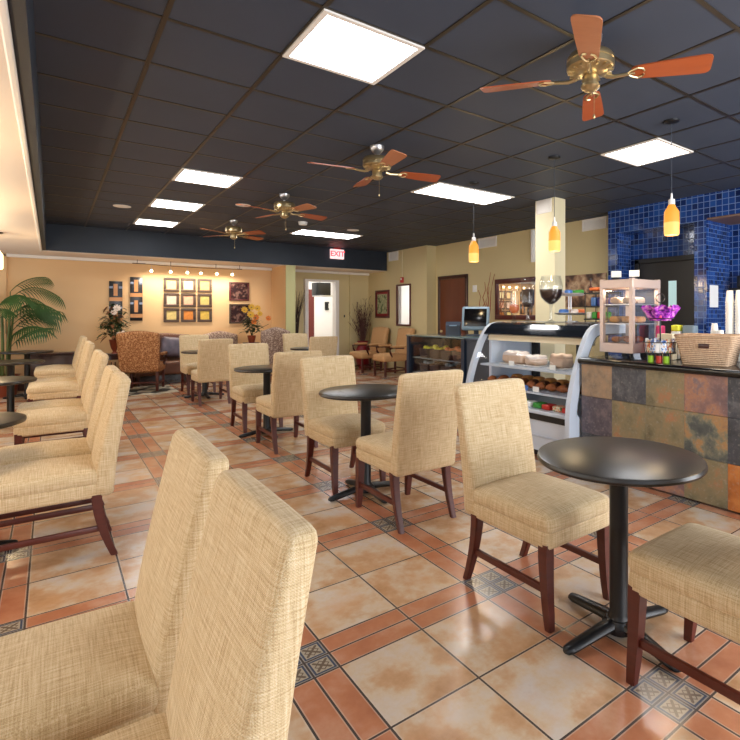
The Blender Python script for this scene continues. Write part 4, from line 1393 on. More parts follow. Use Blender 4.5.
CY0, CY1 = 3.01, 4.38
SGLASS = glass('anti_glare_glass', (1, 1, 1, 1), 0.0)
SGLASS.node_tree.nodes['Math'].inputs[1].default_value = 0.03
t = thing('pastry_case', 'pale refrigerated pastry case with curved glass front next to slate counter', 'display case', (0, 0, 0))
for ya, yb, dd, mt, body in ((CY0 - 0.05, CY0, 0.10, CASEW, CASEW), (CY1, CY1 + 0.05, 0.06, CASEALU, CASEW)):
    m = MB()
    I = inset(PROF, dd)
    lo = 0
    for i in range(len(PROF) - 1):
        (x0, z0), (x1, z1) = PROF[i], PROF[i + 1]
        (a0, c0), (a1, c1) = I[i], I[i + 1]
        m.prism([(x0, z0), (x1, z1), (a1, c1), (a0, c0)], 'y', ya, yb)
    m.box((4.08, (ya + yb) / 2, 0.22), (0.98, yb - ya, 0.42)); m.box((4.57, (ya + yb) / 2, 0.65), (0.11, yb - ya, 1.24))
    m.prism([(3.64, 0.42), (3.64, 0.52), (3.66, 0.465), (3.71, 0.43), (3.80, 0.42)], 'y', ya, yb)
    fr_ = m.build('end_panel', mt, t, True, 30)
    m = MB(); m.prism([(x, z) for x, z in inset(PROF, 0.05) if z > 0.43] + [(4.55, 0.43)], 'y', (ya + yb) / 2 - 0.003, (ya + yb) / 2 + 0.003); m.build('side_glass', SGLASS, fr_, False)
    # dark seal line inside the frame
    m = MB(); I2 = inset(PROF, dd + 0.012)
    for i in range(3, len(PROF) - 1):
        (x0, z0), (x1, z1) = I[i], I[i + 1]
        (a0, c0), (a1, c1) = I2[i], I2[i + 1]
        m.prism([(x0, z0), (x1, z1), (a1, c1), (a0, c0)], 'y', ya + 0.005, yb - 0.005)
    m.build('seal', DKGREYP, fr_, False)
# front glass, following the curve
m = MB()
G = [p for p in inset(PROF, 0.012) if 0.46 < p[1] < 1.18]
for (x0, z0), (x1, z1) in zip(G, G[1:]):
    m.quad([(x0, CY0, z0), (x0, CY1, z0), (x1, CY1, z1), (x1, CY0, z1)])
FGLASS = glass('curved_case_glass', (1, 1, 1, 1), 0.0)
FGLASS.node_tree.nodes['Math'].inputs[1].default_value = 0.07
m.build('front_glass', FGLASS, t, True)
m = MB()
H = [(3.785, 1.155)] + [p for p in PROF if p[1] >= 1.16]
Hi = inset(H, 0.022)
for i in range(len(H) - 2):
    m.prism([H[i], H[i + 1], Hi[i + 1], Hi[i]], 'y', CY0, CY1)
m.build('curved_header', CASEDARK, t, True, 50)
m = MB(); m.box((4.36, (CY0 + CY1) / 2, 1.277), (0.52, CY1 - CY0, 0.022), 0.003); m.build('top_panel', CHROME, t)
m = MB(); m.prism([(3.86, 1.155), (3.84, 1.085), (3.98, 1.075), (4.0, 1.155)], 'y', CY0 + 0.01, CY1 - 0.01); m.build('light_cover', CREAMP, t, False)
m = MB(); m.box((4.53, (CY0 + CY1) / 2, 0.86), (0.006, CY1 - CY0 - 0.02, 0.78)); m.build('back_glass', GLASS, t, False)
m = MB()
for yy in (4.33, 4.27 - 0.0, 3.66, 3.08):
    m.box((4.54, yy, 0.86), (0.03, 0.05, 0.80))
m.box((4.54, (CY0 + CY1) / 2, 0.50), (0.032, CY1 - CY0 - 0.02, 0.08)); m.build('back_door_frame', BLACKP, t, False)
m = MB(); m.box((4.19, CY1 - 0.012, 0.82), (0.66, 0.014, 0.80)); m.box((3.93, CY1 - 0.03, 0.80), (0.14, 0.022, 0.80), 0.004); m.build('inner_end_wall', CASEW, t, False)
m = MB(); m.box((4.08, (CY0 + CY1) / 2, 0.25), (0.94, CY1 - CY0, 0.33)); m.box((4.06, (CY0 + CY1) / 2, 0.445), (0.93, CY1 - CY0, 0.035), 0.008); m.build('base', CASEW, t, False)
m = MB(); m.box((3.604, (CY0 + CY1) / 2, 0.40), (0.02, CY1 - CY0, 0.055)); m.build('black_band', BLACKP, t, False)
m = MB(); m.box((3.606, (CY0 + CY1) / 2, 0.22), (0.012, CY1 - CY0, 0.02), 0.004); m.build('kick_rail', CASEALU, t, False)
m = MB(); m.box((4.12, (CY0 + CY1) / 2, 0.045), (0.8, CY1 - CY0 - 0.02, 0.09)); m.build('plinth', BLACKP, t, False)
for z, xf in ((0.825, 3.74), (0.605, 3.70)):
    m = MB(); m.box(((xf + 4.48) / 2, (CY0 + CY1) / 2, z), (4.48 - xf, CY1 - CY0 - 0.02, 0.012)); sh = m.build('glass_shelf', CASEALU, t, False)
    m = MB(); m.box((xf - 0.008, (CY0 + CY1) / 2, z - 0.004), (0.012, CY1 - CY0 - 0.02, 0.018)); m.build('price_rail', CASEALU, sh, False)
for yy, pw in ((3.35, 0.9), (3.70, 0.9), (4.05, 0.9)):
    l = bpy.data.lights.new('case_tube_light', 'AREA'); l.shape = 'RECTANGLE'; l.size = 0.08; l.size_y = 0.3; l.energy = pw * 0.35; l.color = (1, 0.95, 0.86); l.specular_factor = 0.0
    o = bpy.data.objects.new('case_tube_light', l); COL.objects.link(o); o.location = (3.93, yy, 1.065); o.parent = t


def rb(name, label, cat, loc, size, mat, r=0.02, rz=0.0, group=None, fn=None, n=6):
    m = MB(); m.rbox((0, 0, size[2] / 2), size, r, n, fn)
    o = m.build(name, mat, angle=80); o.location = loc; o.rotation_euler = (0, 0, rz)
    return tag(o, label, cat, group)


# cakes on the top shelf
def covered_cake(label, loc, sx, sy, h, mat, lid=None, rz=0.0, group='covered cakes'):
    t = thing('covered_cake', label, 'cake', loc, rz, group)
    m = MB(); m.rbox((0, 0, 0.006), (sx * 1.12, sy * 1.12, 0.012), 0.006, 4); m.build('board', WHITE, t)
    m = MB(); m.rbox((0, 0, 0.012 + h * 0.4), (sx, sy, h * 0.8), min(sx, sy) * 0.22, 10, lambda q, hh: Vector((q.x, q.y, q.z + 0.006 * math.sin(q.x * 70) * math.cos(q.y * 60)))); m.build('cake', mat, t)
    m = MB(); m.rbox((0, 0, 0.012 + h * 0.74), (sx * 0.95, sy * 0.95, h * 0.5), min(sx, sy) * 0.24, 8, lambda q, hh: Vector((q.x, q.y, q.z + 0.008 * math.sin(q.x * 40 + 1) * math.cos(q.y * 50)))); m.build('icing', lid or PLASTICWRAP, t)
    return t


covered_cake('long white iced loaf cake on the top shelf of the pastry case', (3.95, 4.03, 0.832), 0.18, 0.30, 0.13, CAKE)
covered_cake('smaller white iced cake beside the long loaf on top shelf', (3.95, 3.74, 0.832), 0.17, 0.20, 0.105, CAKE)
covered_cake('domed pink white cake alone at the counter end of top shelf', (3.95, 3.40, 0.832), 0.18, 0.19, 0.135, CAKE, CAKE)
for k, (y, x) in enumerate(((3.93, 3.79), (3.36, 3.79))):
    rb('price_card', ['white card under the long loaf cake', 'white card under the domed cake'][k] + ' in pastry case', 'card', (x - 0.012, y, 0.832), (0.012, 0.075, 0.05), PAPER, 0.003, group='price cards')
rnd = random.Random(21)


def croissant(label, loc, mat, L=0.12, rz=0.0, group='pastries on the second shelf'):
    m = MB()
    pts, rs = [], []
    for i in range(9):
        f = i / 8
        a = (f - 0.5) * 2.2
        pts.append((math.sin(a) * L * 0.5, -math.cos(a) * L * 0.3, 0.032 + 0.012 * math.sin(PI * f)))
        rs.append((0.010 + 0.026 * math.sin(PI * f)) * (1.0 + 0.14 * (i % 2)))
    m.tube(pts, rs, 10)
    o = m.build('croissant', mat); o.location = loc; o.rotation_euler = (0, 0, rz)
    return tag(o, label, 'pastry', group)


for k in range(9):
    croissant('brown croissant in the front row on the case second shelf', (3.80, 3.13 + k * 0.145, 0.612), CROIS, 0.13, PI / 2 + rnd.uniform(-0.5, 0.5))
for k in range(8):
    rb('muffin', 'dark chocolate muffin in the middle row on case second shelf', 'pastry', (3.94, 3.16 + k * 0.15, 0.612), (0.10, 0.10, 0.085), CHOC if k < 5 else CROIS, 0.04, group='muffins on the second shelf')
for k in range(7):
    rb('bread_roll', 'golden bread roll in the back row on case second shelf', 'bread', (4.10, 3.18 + k * 0.165, 0.612), (0.13, 0.12, 0.09), BREAD, 0.04, group='bread rolls on the second shelf')
rb('price_card', 'white card between croissants on the case second shelf', 'card', (3.715, 3.52, 0.612), (0.012, 0.08, 0.05), PAPER, 0.003, group='price cards')
rb('price_card', 'blue card between croissants on the case second shelf', 'card', (3.715, 3.66, 0.612), (0.012, 0.06, 0.05), BLUEC, 0.003, group='price cards')
cm = [REDC, SALAD, REDC, GREEN, PAPER, GREEN, SALAD, REDC, GREEN]
cn = ['red', 'mottled', 'red', 'green', 'white', 'green', 'mottled', 'red', 'green']
for k in range(9):
    rb('packaged_salad', '%s packaged snack, %s along the bottom of pastry case' % (cn[k], ['first', 'second', 'third', 'fourth', 'fifth', 'sixth', 'seventh', 'eighth', 'ninth'][k]), 'snack',
       (3.72 + 0.01 * (k % 2), 3.10 + k * 0.125, 0.463), (0.12, 0.105, 0.05), cm[k], 0.015, group='packaged snacks in the bottom row')

# ------------------------------------------------------------------ things on top of the pastry case
ZT = 1.288


VGLASS = glass('thick_clear_glass', (0.93, 0.95, 0.96, 1), 0.10)


def glass_vessel(name, label, loc, prof, fillprof, fillname, fillmat, filllabel):
    t = thing(name, label, 'glass vase', loc)
    m = MB(); m.lathe(prof, seg=32); m.build('bowl', VGLASS, t)
    m = MB(); m.lathe([(0, 0), (prof[0][0] * 0.98, 0.001), (0.012, 0.012), (0, 0.012)], seg=24); m.build('foot', glass('foot_glass', (0.9, 0.92, 0.93, 1), 0.2), t)
    m = MB(); m.lathe(fillprof, seg=28)
    o = m.build(fillname, fillmat); o.location = loc
    tag(o, filllabel, fillname.replace('_', ' '), kind='stuff')


glass_vessel('glass_goblet', 'giant stemmed glass goblet of coffee beans on the pastry case', (4.15, 3.715, ZT),
             [(0.075, 0.004), (0.03, 0.012), (0.014, 0.03), (0.013, 0.15), (0.022, 0.185), (0.065, 0.215), (0.105, 0.26), (0.122, 0.32), (0.124, 0.38), (0.114, 0.44), (0.100, 0.49)],
             [(0, 0.190), (0.02, 0.192), (0.060, 0.219), (0.099, 0.262), (0.116, 0.32), (0.117, 0.345), (0.06, 0.35), (0, 0.352)], 'coffee_beans', BEANS, 'dark coffee beans filling the giant stemmed goblet')
glass_vessel('glass_vase', 'tall straight glass vase of dark beans next to giant goblet', (4.20, 4.10, ZT),
             [(0.06, 0.004), (0.03, 0.015), (0.02, 0.07), (0.035, 0.12), (0.07, 0.16), (0.075, 0.22), (0.078, 0.46), (0.092, 0.49)],
             [(0, 0.165), (0.05, 0.165), (0.068, 0.20), (0.070, 0.36), (0.03, 0.366), (0, 0.368)], 'dark_beans', BEANS, 'dark beans in the straight vase beside the goblet')
glass_vessel('glass_vase', 'small footed glass vase of orange sweets beside straight vase', (4.12, 4.24, ZT),
             [(0.05, 0.004), (0.025, 0.012), (0.015, 0.06), (0.045, 0.10), (0.062, 0.14), (0.055, 0.22), (0.05, 0.34), (0.06, 0.37)],
             [(0, 0.095), (0.04, 0.10), (0.058, 0.14), (0.05, 0.19), (0, 0.2)], 'orange_sweets', ORANGEC, 'orange and red sweets in the small footed vase')

t = thing('tiered_stand', 'two tier stand of white trays with wrapped sandwiches on pastry case', 'serving stand', (4.46, 3.70, ZT))
m = MB(); m.lathe([(0, 0), (0.07, 0), (0.07, 0.008), (0.012, 0.012), (0, 0.012)]); m.build('base', CHROME, t)
for dx in (-0.018, 0.018):
    m = MB(); m.cyl((dx, 0.02, 0.01), (dx, 0.02, 0.31), 0.007, seg=8); m.build('post', CHROME, t)
for z, R in ((0.075, 0.185), (0.285, 0.165)):
    m = MB(); m.lathe([(0, z), (R * 0.75, z), (R, z + 0.02), (R * 1.01, z + 0.024), (R * 0.75, z + 0.006), (0, z + 0.006)], seg=32); m.build('tray', WHITE, t)
rnd = random.Random(9)
for z, R, mats_, gname in ((0.083, 0.10, [(PLASTICWRAP, 'clear'), (PINK, 'pink'), (BLUEC, 'blue'), (PLASTICWRAP, 'clear'), (ORANGEC, 'orange')], 'lower'), (0.293, 0.09, [(GREEN, 'green'), (PLASTICWRAP, 'clear'), (BLUEC, 'blue'), (GREEN, 'green')], 'upper')):
    for k, (mt, cn_) in enumerate(mats_):
        a = k * 2 * PI / len(mats_) + 0.4
        rb('wrapped_sandwich', '%s wrapped sandwich on the %s white tray, %s' % (cn_, gname, ['first', 'second', 'third', 'fourth', 'fifth'][k]), 'sandwich', (4.46 + R * math.cos(a), 3.70 + R * math.sin(a), ZT + z), (0.10, 0.07, 0.055), mt, 0.02, a, 'wrapped sandwiches', n=5)
t = thing('snack_rack', 'small black rack of blue and green snack packs behind the food warmer', 'rack', (4.46, 3.30, ZT))
m = MB()
for z in (0.03, 0.16, 0.30):
    m.box((0, 0, z), (0.20, 0.30, 0.012))
for a in (-1, 1):
    for b in (-1, 1):
        m.cyl((a * 0.09, b * 0.14, 0), (a * 0.09, b * 0.14, 0.32), 0.006, seg=6)
m.build('frame', BLACKP, t)
for k, (y, mt, cn_) in enumerate(((-0.10, GREEN, 'green'), (-0.03, REDC, 'red'), (0.04, GREEN, 'green'), (0.11, WHITE, 'white'))):
    rb('snack_pack', '%s snack pack on the low shelf of black rack, %s' % (cn_, ['first', 'second', 'third', 'fourth'][k]), 'snack', (4.42, 3.30 + y * 0.95, ZT + 0.037), (0.08, 0.058, 0.07), mt, 0.01, group='snack packs in the black rack', n=4)
for k, (y, mt, cn_) in enumerate(((-0.10, NAVYC, 'deep blue'), (-0.03, NAVYC, 'dark navy'), (0.05, BLUEC, 'pale blue'))):
    rb('snack_pack', '%s snack pack on the middle shelf of black rack' % cn_, 'snack', (4.42, 3.30 + y * 0.95, ZT + 0.167), (0.08, 0.06, 0.09), mt, 0.01, group='snack packs in the black rack', n=4)
for k, (y, mt, cn_) in enumerate(((-0.09, BREAD, 'golden'), (0.05, ORANGEC, 'orange brown'))):
    rb('bread_pack', '%s bread pack on top of the black snack rack' % cn_, 'bread', (4.44, 3.29 + y, ZT + 0.325), (0.13, 0.12, 0.035), mt, 0.015, group='bread packs on the rack', n=4)
t = thing('sauce_bottle', 'small dark sauce bottle on top of the black snack rack', 'bottle', (4.44, 3.425, ZT + 0.307))
m = MB(); m.lathe([(0, 0), (0.022, 0), (0.022, 0.06), (0.009, 0.08), (0.009, 0.13), (0, 0.13)], seg=16); m.build('body', DARKWOOD, t)
m = MB(); m.lathe([(0, 0.13), (0.012, 0.13), (0.012, 0.15), (0, 0.15)], seg=12); m.build('cap', BLACKP, t)

# ------------------------------------------------------------------ dark display case with the register
t = thing('basket_case', 'dark blue framed display case holding baskets under the cash register', 'display case', (0, 0, 0))
X0, X1, Y0, Y1 = 4.03, 4.70, 5.04, 6.37
m = MB()
for y in (Y0 + 0.03, Y1 - 0.03):
    m.box((X0 + 0.03, y, 0.53), (0.06, 0.06, 1.06)); m.box((X1 - 0.03, y, 0.53), (0.06, 0.06, 1.06))
m.box(((X0 + X1) / 2, (Y0 + Y1) / 2, 0.12), (X1 - X0, Y1 - Y0, 0.24)); m.build('frame', NAVYCASE, t, False)
m = MB(); m.box((X1 - 0.02, (Y0 + Y1) / 2, 0.65), (0.02, Y1 - Y0 - 0.1, 0.8)); m.build('back_panel', BLACKP, t, False)
for y in (Y0 + 0.02, Y1 - 0.02):
    m = MB(); m.box(((X0 + X1) / 2, y, 0.65), (X1 - X0 - 0.1, 0.016, 0.8)); m.build('end_panel', NAVYCASE, t, False)
m = MB(); m.box(((X0 + X1) / 2, (Y0 + Y1) / 2, 1.07), (X1 - X0 + 0.03, Y1 - Y0, 0.02), 0.004); m.build('top', flat('grey_green_glass_top', (96, 112, 112), 0.15, coat=0.5), t)
m = MB(); m.box((X0 + 0.012, (Y0 + Y1) / 2, 0.65), (0.005, Y1 - Y0 - 0.12, 0.80)); m.build('front_glass', GLASS, t, False)
for z in (0.755, 0.545):
    m = MB(); m.box((X0 + 0.34, (Y0 + Y1) / 2, z), (0.56, Y1 - Y0 - 0.13, 0.01)); m.build('shelf', GREYP, t, False)
BASK = flat('dark_brown_basket', (66, 50, 50), 0.7, var=0.3, scale=60)
k = 0
bt = None
for zi, (z, lab) in enumerate(((0.762, 'upper'), (0.552, 'lower'))):
    for j in range(4):
        y = 5.27 + j * 0.255
        lb = 'dark basket on the %s shelf of the blue framed case, %s from pastry case' % (lab, ['first', 'second', 'third', 'fourth'][j])
        if bt is None:
            bt = thing('small_basket', lb, 'basket', (4.22, y, z), 0, 'dark baskets in the blue framed case')
            m = MB(); m.prism([(-0.085, 0), (0.085, 0), (0.11, 0.13), (0.10, 0.13), (0.08, 0.012), (-0.08, 0.012), (-0.10, 0.13), (-0.11, 0.13)], 'x', -0.12, 0.12)
            m.prism([(-0.08, 0.005), (0.08, 0.005), (0.105, 0.13), (-0.105, 0.13)], 'x', -0.125, -0.115); m.prism([(-0.08, 0.005), (0.08, 0.005), (0.105, 0.13), (-0.105, 0.13)], 'x', 0.115, 0.125)
            m.build('body', BASK, bt, False)
        else:
            dup(bt, lb, (4.22, y, z))
        for q in range(4):
            mt, cn_, kind_ = ((ORANGEC, 'orange', 'snack_packet') if j < 2 else (YEL, 'yellow', 'lemon')) if zi == 0 else (GREYP if j % 2 else BEANS, 'silver grey' if j % 2 else 'dark brown', 'snack_packet')
            a, b_ = (q % 2) - 0.5, (q // 2) - 0.5
            rb(kind_, '%s %s heaped in the %s basket from pastry case, %s shelf' % (cn_, kind_.replace('_', ' '), ['first', 'second', 'third', 'fourth'][j], lab), kind_.replace('_', ' '),
               (4.22 + b_ * 0.10, y + a * 0.085, z + 0.085 if True else 0), (0.072, 0.062, 0.07 + 0.012 * (q % 3)), mt, 0.022, 0.1 * q, 'contents of the baskets', n=4)
m = MB(); m.box((4.36, 4.735, 0.52), (0.62, 0.56, 1.04), 0.004); m.box((4.36, 4.735, 1.055), (0.64, 0.58, 0.03), 0.006)
tag(m.build('register_cabinet', DKGREYP), 'dark grey cabinet between the blue framed case and pastry case', 'cabinet')

t = thing('cash_register_monitor', 'blue grey touch screen register monitor with black screen', 'monitor', (4.42, 5.28, 1.08), -0.86)
m = MB(); m.rbox((0, 0.02, 0.012), (0.24, 0.22, 0.024), 0.01, 5); m.cyl((0, 0.04, 0.02), (0, 0.03, 0.12), 0.035, 0.03); m.build('base', DKGREYP, t)
R = Matrix.Translation((0, 0, 0.235)) @ Matrix.Rotation(math.radians(-12), 4, 'X')
m = MB(); m.rbox((0, 0, 0), (0.37, 0.06, 0.32), 0.022, 8, M=R); bz = m.build('housing', GREYP, t)
m = MB(); m.box((0, -0.031, 0.008), (0.30, 0.004, 0.235), 0.001, M=R); m.build('screen', flat('off_screen', (6, 7, 9), 0.15), t)
t = thing('receipt_printer', 'dark blue receipt printer beside the register monitor', 'printer', (4.37, 5.70, 1.08), -0.7)
m = MB(); m.prism([(-0.13, 0), (0.13, 0), (0.13, 0.17), (-0.02, 0.19), (-0.13, 0.14)], 'x', -0.10, 0.10); m.build('body', DKGREYP, t, False)
m = MB(); m.box((0, -0.07, 0.172), (0.10, 0.06, 0.006), 0.002, M=Matrix.Rotation(math.radians(18), 4, 'X')); m.build('paper_slot', GREYP, t)

# ------------------------------------------------------------------ food warmer on the slate counter
ZC = 0.991
PINKSTEEL = flat('warm_brushed_steel', (206, 186, 178), 0.34, 0.55, 0.05)
t = thing('food_warmer', 'steel and glass food warmer cabinet with pastries on slate counter', 'food warmer', (4.085, 2.715, ZC))
wx, wy, hh = 0.215, 0.168, 0.68
m = MB()
for a in (-1, 1):
    for b in (-1, 1):
        m.box((a * (wx - 0.018), b * (wy - 0.018), hh / 2 + 0.035), (0.036, 0.036, hh - 0.05))
m.box((0, 0, 0.085), (2 * wx + 0.004, 2 * wy + 0.004, 0.085), 0.004); m.box((0, 0, hh - 0.035), (2 * wx + 0.004, 2 * wy + 0.004, 0.075), 0.004)
m.build('frame', PINKSTEEL, t, False)
for a in (-1, 1):
    for b in (-1, 1):
        m = MB(); m.cyl((a * (wx - 0.04), b * (wy - 0.04), 0), (a * (wx - 0.04), b * (wy - 0.04), 0.045), 0.014, seg=10); m.build('foot', BLACKP, t)
m = MB()
m.box((-wx + 0.006, 0, 0.38), (0.004, 2 * wy - 0.07, 0.50)); m.box((0, -wy + 0.006, 0.38), (2 * wx - 0.07, 0.004, 0.50)); m.box((0, wy - 0.006, 0.38), (2 * wx - 0.07, 0.004, 0.50))
m.build('glass', GLASS, t, False)
m = MB(); m.box((wx - 0.01, 0, 0.38), (0.01, 2 * wy - 0.07, 0.50)); m.build('back_door', DKGREYP, t, False)
for z in (0.295, 0.465):
    m = MB(); m.box((0, 0, z), (2 * wx - 0.03, 2 * wy - 0.02, 0.008)); m.build('shelf', CHROME, t, False)
for z in (0.60,):
    l = bpy.data.lights.new('warmer_light', 'AREA'); l.size = 0.2; l.specular_factor = 0.0; l.energy = 2.6; l.color = (1, 0.8, 0.6)
    o = bpy.data.objects.new('warmer_light', l); COL.objects.link(o); o.location = (0, 0, z); o.parent = t
for z, mt, nm, sz, lab in ((0.130, CROIS, 'danish', (0.09, 0.08, 0.05), 'bottom'), (0.302, BREAD, 'bread_roll', (0.13, 0.10, 0.06), 'middle'), (0.472, CAKE, 'sandwich', (0.12, 0.09, 0.06), 'top')):
    for k, (dx, dy) in enumerate(((-0.10, -0.06), (-0.10, 0.07), (0.05, -0.05), (0.05, 0.08))):
        rb(nm, '%s on the %s level of the food warmer, %s' % (nm.replace('_', ' '), lab, ['glass corner side', 'pastry case side', 'inner near side', 'inner far side'][k]), 'pastry',
           (4.085 + dx, 2.715 + dy, ZC + z), (sz[0], sz[1] * 0.94, sz[2]), mt, 0.025, 0.15 * (k % 2), 'pastries in the food warmer', n=5)
for k, (x, y) in enumerate(((3.97, 2.78), (4.02, 2.63))):
    t = thing('card_holder', 'white card in a black clip on the food warmer, %s' % ['pastry case side', 'basket side'][k], 'card', (x, y, ZC + hh + 0.004), -1.0)
    m = MB(); m.box((0, 0.0, 0.012), (0.06, 0.03, 0.022), 0.004); m.build('clip', BLACKP, t)
    m = MB(); m.box((0, -0.004, 0.055), (0.085, 0.004, 0.058), 0.001, M=Matrix.Rotation(math.radians(-12), 4, 'X')); m.build('card', PAPER, t, False)

# tiered wire stand with sweets
t = thing('candy_stand', 'black two tier wire stand with a purple wrapped bowl on top', 'stand', (3.765, 2.23, ZC))
m = MB(); m.cyl((0, 0, 0.07), (0, 0, 0.47), 0.006, seg=8)
m.tube([(0.035 * math.cos(a * PI / 6), 0, 0.505 + 0.035 * math.sin(a * PI / 6)) for a in range(13)], 0.004, 6, M=Matrix.Rotation(-0.7, 4, 'Z')); m.build('pole', BLACKP, t)
m = MB()
for z, R in ((0.075, 0.115), (0.16, 0.13), (0.345, 0.10), (0.41, 0.12)):
    m.tube([(R * math.cos(a * PI / 12), R * math.sin(a * PI / 12), z) for a in range(25)], 0.0035, 6)
for k in range(12):
    a = k * PI / 6
    m.tube([(0, 0, 0.07), (0.115 * math.cos(a), 0.115 * math.sin(a), 0.075), (0.13 * math.cos(a), 0.13 * math.sin(a), 0.16)], 0.002, 5)
for k in range(3):
    a = k * 2 * PI / 3 + 0.3
    m.cyl((0.10 * math.cos(a), 0.10 * math.sin(a), 0), (0.10 * math.cos(a), 0.10 * math.sin(a), 0.075), 0.004, seg=6)
m.build('wire_basket', BLACKP, t)
m = MB()
n_, rings = 48, []
for r, z, w in ((0.03, 0.325, 0), (0.08, 0.33, 0.003), (0.105, 0.37, 0.007), (0.125, 0.415, 0.013), (0.138, 0.44, 0.018)):
    rings.append([m.bm.verts.new(((r + w * math.sin(k * PI / 3)) * math.cos(2 * PI * k / n_), (r + w * math.sin(k * PI / 3)) * math.sin(2 * PI * k / n_), z + w * 0.7 * math.cos(k * PI / 3 + 1))) for k in range(n_)])
for a, b in zip(rings, rings[1:]):
    for k in range(n_):
        m.bm.faces.new((a[k], a[(k + 1) % n_], b[(k + 1) % n_], b[k]))
m.build('purple_wrap', PURPLE, t)
rnd = random.Random(4)
for k in range(14):
    a = k * 2.4; r = 0.085 * math.sqrt((k + 0.5) / 14)
    mt = [PINK, PURPLE, REDC, YEL][k % 4]
    rb('wrapped_candy', '%s wrapped candy in the purple bowl of wire stand' % ['pink', 'purple', 'red', 'yellow'][k % 4], 'candy', (3.765 + r * math.cos(a), 2.23 + r * math.sin(a), ZC + 0.345 + 0.01 * (k % 3)), (0.035, 0.03, 0.05), mt, 0.012, a, 'candies in the purple bowl', n=3)
for k in range(16):
    a = k * 2 * PI / 16; r = 0.10
    mt = [MOTTLE, WHITE, MOTTLE, SALAD][k % 4]
    rb('snack_bar', '%s snack bar in the lower wire basket' % ['blue and white mottled', 'plain white', 'blue and white mottled', 'red and green mottled'][k % 4], 'snack', (3.765 + r * math.cos(a), 2.23 + r * math.sin(a), ZC + 0.079), (0.024, 0.044, 0.085 + 0.012 * (k % 3)), mt, 0.006, a, 'snack bars in the wire basket', n=3)
for k, (dx, dy, mt, cn_) in enumerate(((-0.05, 0.07, LIMEC, 'lime green'), (-0.03, -0.015, REDC, 'red'), (0.0, -0.085, LIMEC, 'yellow green'))):
    t = thing('spice_jar', '%s labelled jar under the black wire stand' % cn_, 'jar', (3.745 + dx * 0.3, 2.235 + dy * 0.8, ZC), 0, 'jars under the wire stand')
    m = MB(); m.lathe([(0, 0), (0.024, 0), (0.024, 0.052), (0, 0.052)], seg=16); m.build('label_body', mt, t)
    m = MB(); m.lathe([(0, 0.052), (0.022, 0.052), (0.022, 0.068), (0, 0.068)], seg=16); m.build('cap', BLACKP, t)

# boxes behind the stand
for nm, lb, x, y, s, mt in (('tea_box', 'white box under the yellow one behind the seagrass basket', 4.20, 2.33, (0.08, 0.075, 0.235), PAPER), ('tea_box', 'pale grey box beside the yellow one behind seagrass basket', 4.22, 2.225, (0.08, 0.10, 0.285), GREYP),
                             ('tea_box', 'pink box behind the purple bowl stand', 4.18, 2.475, (0.07, 0.055, 0.28), PINK), ('tea_box', 'cream box behind the pole of the candy stand', 4.06, 2.345, (0.08, 0.14, 0.215), CREAMP)):
    rb(nm, lb, 'box', (x, y, ZC), s, mt, 0.006, group='boxes on the slate counter', n=3)

rb('tea_box', 'small yellow box on top of the white one behind seagrass basket', 'box', (4.20, 2.33, ZC + 0.236), (0.08, 0.07, 0.05), YEL, 0.006, group='boxes on the slate counter', n=3)

# seagrass basket
t = thing('seagrass_basket', 'large woven seagrass basket at the edge of slate counter', 'basket', (3.892, 1.903, ZC), math.radians(12))
bx, by, bh = 0.165, 0.20, 0.215
m = MB()
ro, ri = [], []
for i in range(8):
    f = i / 7
    for lst, off in ((ro, 0), (ri, -0.014)):
        X, Y = bx * (0.86 + 0.14 * f) + off, by * (0.80 + 0.26 * f) + off
        ring = []
        for sx_, sy_, a0 in ((1, 1, 0), (-1, 1, PI / 2), (-1, -1, PI), (1, -1, 1.5 * PI)):
            for j in range(4):
                a = a0 + j * PI / 6
                ring.append(m.bm.verts.new((sx_ * (X - 0.03) + 0.03 * math.cos(a), sy_ * (Y - 0.03) + 0.03 * math.sin(a), max(0.01 if off else 0, bh * f))))
        lst.append(ring)
nn = len(ro[0])
for lst in (ro, ri):
    for a, b in zip(lst, lst[1:]):
        for k in range(nn):
            m.bm.faces.new((a[k], a[(k + 1) % nn], b[(k + 1) % nn], b[k]))
m.bm.faces.new(ro[0]); m.bm.faces.new(ri[0])
for k in range(nn):
    m.bm.faces.new((ro[-1][k], ro[-1][(k + 1) % nn], ri[-1][(k + 1) % nn], ri[-1][k]))
m.build('body', WICKER, t)
m = MB(); rim = [(v[0], v[1], bh + 0.002) for v in [(s1 * (bx - 0.034 + 0.03 * abs(math.cos(a))), s2 * (by * 1.06 - 0.034 + 0.03 * abs(math.sin(a)))) for s1, s2, a in
     ((1, 1, 0.1), (1, 1, 1.5), (-1, 1, 1.5), (-1, 1, 0.1), (-1, -1, 0.1), (-1, -1, 1.5), (1, -1, 1.5), (1, -1, 0.1), (1, 1, 0.1))]]
m.tube(rim, 0.011, 8); m.build('rim', WICKER, t)
m = MB(); m.box((-bx * 0.965, 0.0, bh * 0.68), (0.012, 0.075, 0.035), 0.008); m.build('handle_slot', DARKWOOD, t)
for k in range(5):
    rb('paper_sachet', '%s paper packet, %s in the seagrass basket' % ('red brown' if k % 2 else 'white', ['first', 'second', 'third', 'fourth', 'fifth'][k]), 'packet', (3.892 - (k - 2) * 0.058 * math.sin(math.radians(12)), 1.903 + (k - 2) * 0.058 * math.cos(math.radians(12)), ZC + 0.015), (0.17, 0.042, 0.19 + 0.01 * (k % 2)), TERRA if k % 2 else PAPER, 0.01, math.radians(12), 'packets in the seagrass basket', n=3)

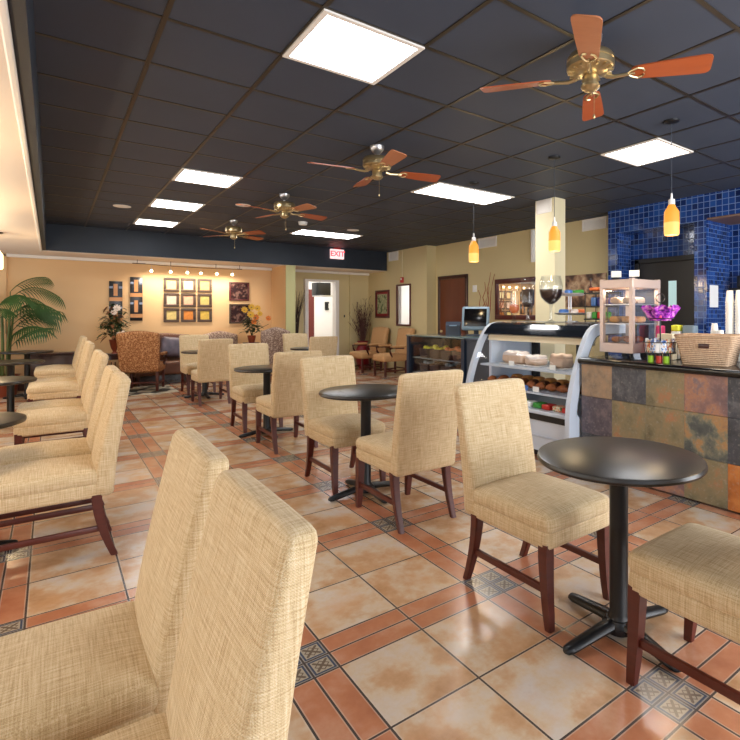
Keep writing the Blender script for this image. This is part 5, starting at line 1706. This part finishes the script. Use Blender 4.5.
# paper cups
def cup(loc, label, r=0.043, h=0.11, flip=False):
    m = MB(); m.lathe([(0, 0), (r * 0.72, 0), (r, h), (r * 1.05, h), (r * 1.05, h - 0.006), (r * 0.96, h - 0.006), (r * 0.7, 0.008), (0, 0.008)], seg=20)
    if flip:
        for v in m.bm.verts:
            v.co.z = h - v.co.z
    o = m.build('paper_cup', PAPER); o.location = loc
    return tag(o, label, 'cup', 'white paper cups behind the basket')


lbl = ['white paper cup in the tall stack beside the mosaic niche', 'white paper cup in the tallest stack at the picture edge', 'small white paper cup in the short stack behind the basket', 'small white paper cup in the lowest stack behind the basket']
for q, (x, y, nn, r, h) in enumerate(((4.34, 1.955, 22, 0.033, 0.10), (4.34, 1.88, 22, 0.033, 0.10), (4.30, 2.06, 14, 0.03, 0.07), (4.255, 1.99, 11, 0.03, 0.07))):
    c0 = None
    for k in range(nn):
        z = ZC + k * (0.0225 if r > 0.031 else 0.018)
        if c0 is None:
            c0 = cup((x, y, z), lbl[q], r, h, True)
        else:
            c = c0.copy(); COL.objects.link(c); c.location = (x, y, z)
            if k == nn - 1:
                c['label'] = 'topmost ' + lbl[q]
t = thing('black_wire_basket', 'black woven basket cut off at the picture edge beside seagrass basket', 'basket', (4.08, 1.50, ZC))
m = MB(); m.rbox((0, 0, 0.085), (0.26, 0.24, 0.17), 0.03, 6); m.build('body', BLACKP, t)
m = MB(); m.tube([(0.13 * math.cos(a * PI / 8), 0.12 * math.sin(a * PI / 8), 0.175) for a in range(17)], 0.008, 6); m.build('rim', BLACKP, t)

# notices and shelf by the niche
m = MB(); m.box((6.73, 3.2315, 1.605), (0.225, 0.003, 0.285)); tag(m.build('paper_notice', PAPER), 'blank looking white notice taped on the mosaic niche side', 'notice')
t = thing('niche_shelf', 'dark shelf on the mosaic niche back wall', 'shelf', (7.08, 2.85, 1.70))
m = MB(); m.box((0, 0, 0), (0.20, 0.62, 0.03), 0.004); m.build('board', BLACKP, t)
m = MB(); m.box((0.06, 0.2, -0.05), (0.05, 0.02, 0.08)); m.box((0.06, -0.2, -0.05), (0.05, 0.02, 0.08)); m.build('bracket', BLACKP, t)
rb('coffee_grinder', 'black appliance standing on the dark niche shelf', 'appliance', (7.08, 3.0, 1.716), (0.15, 0.15, 0.16), BLACKP, 0.02, n=5)
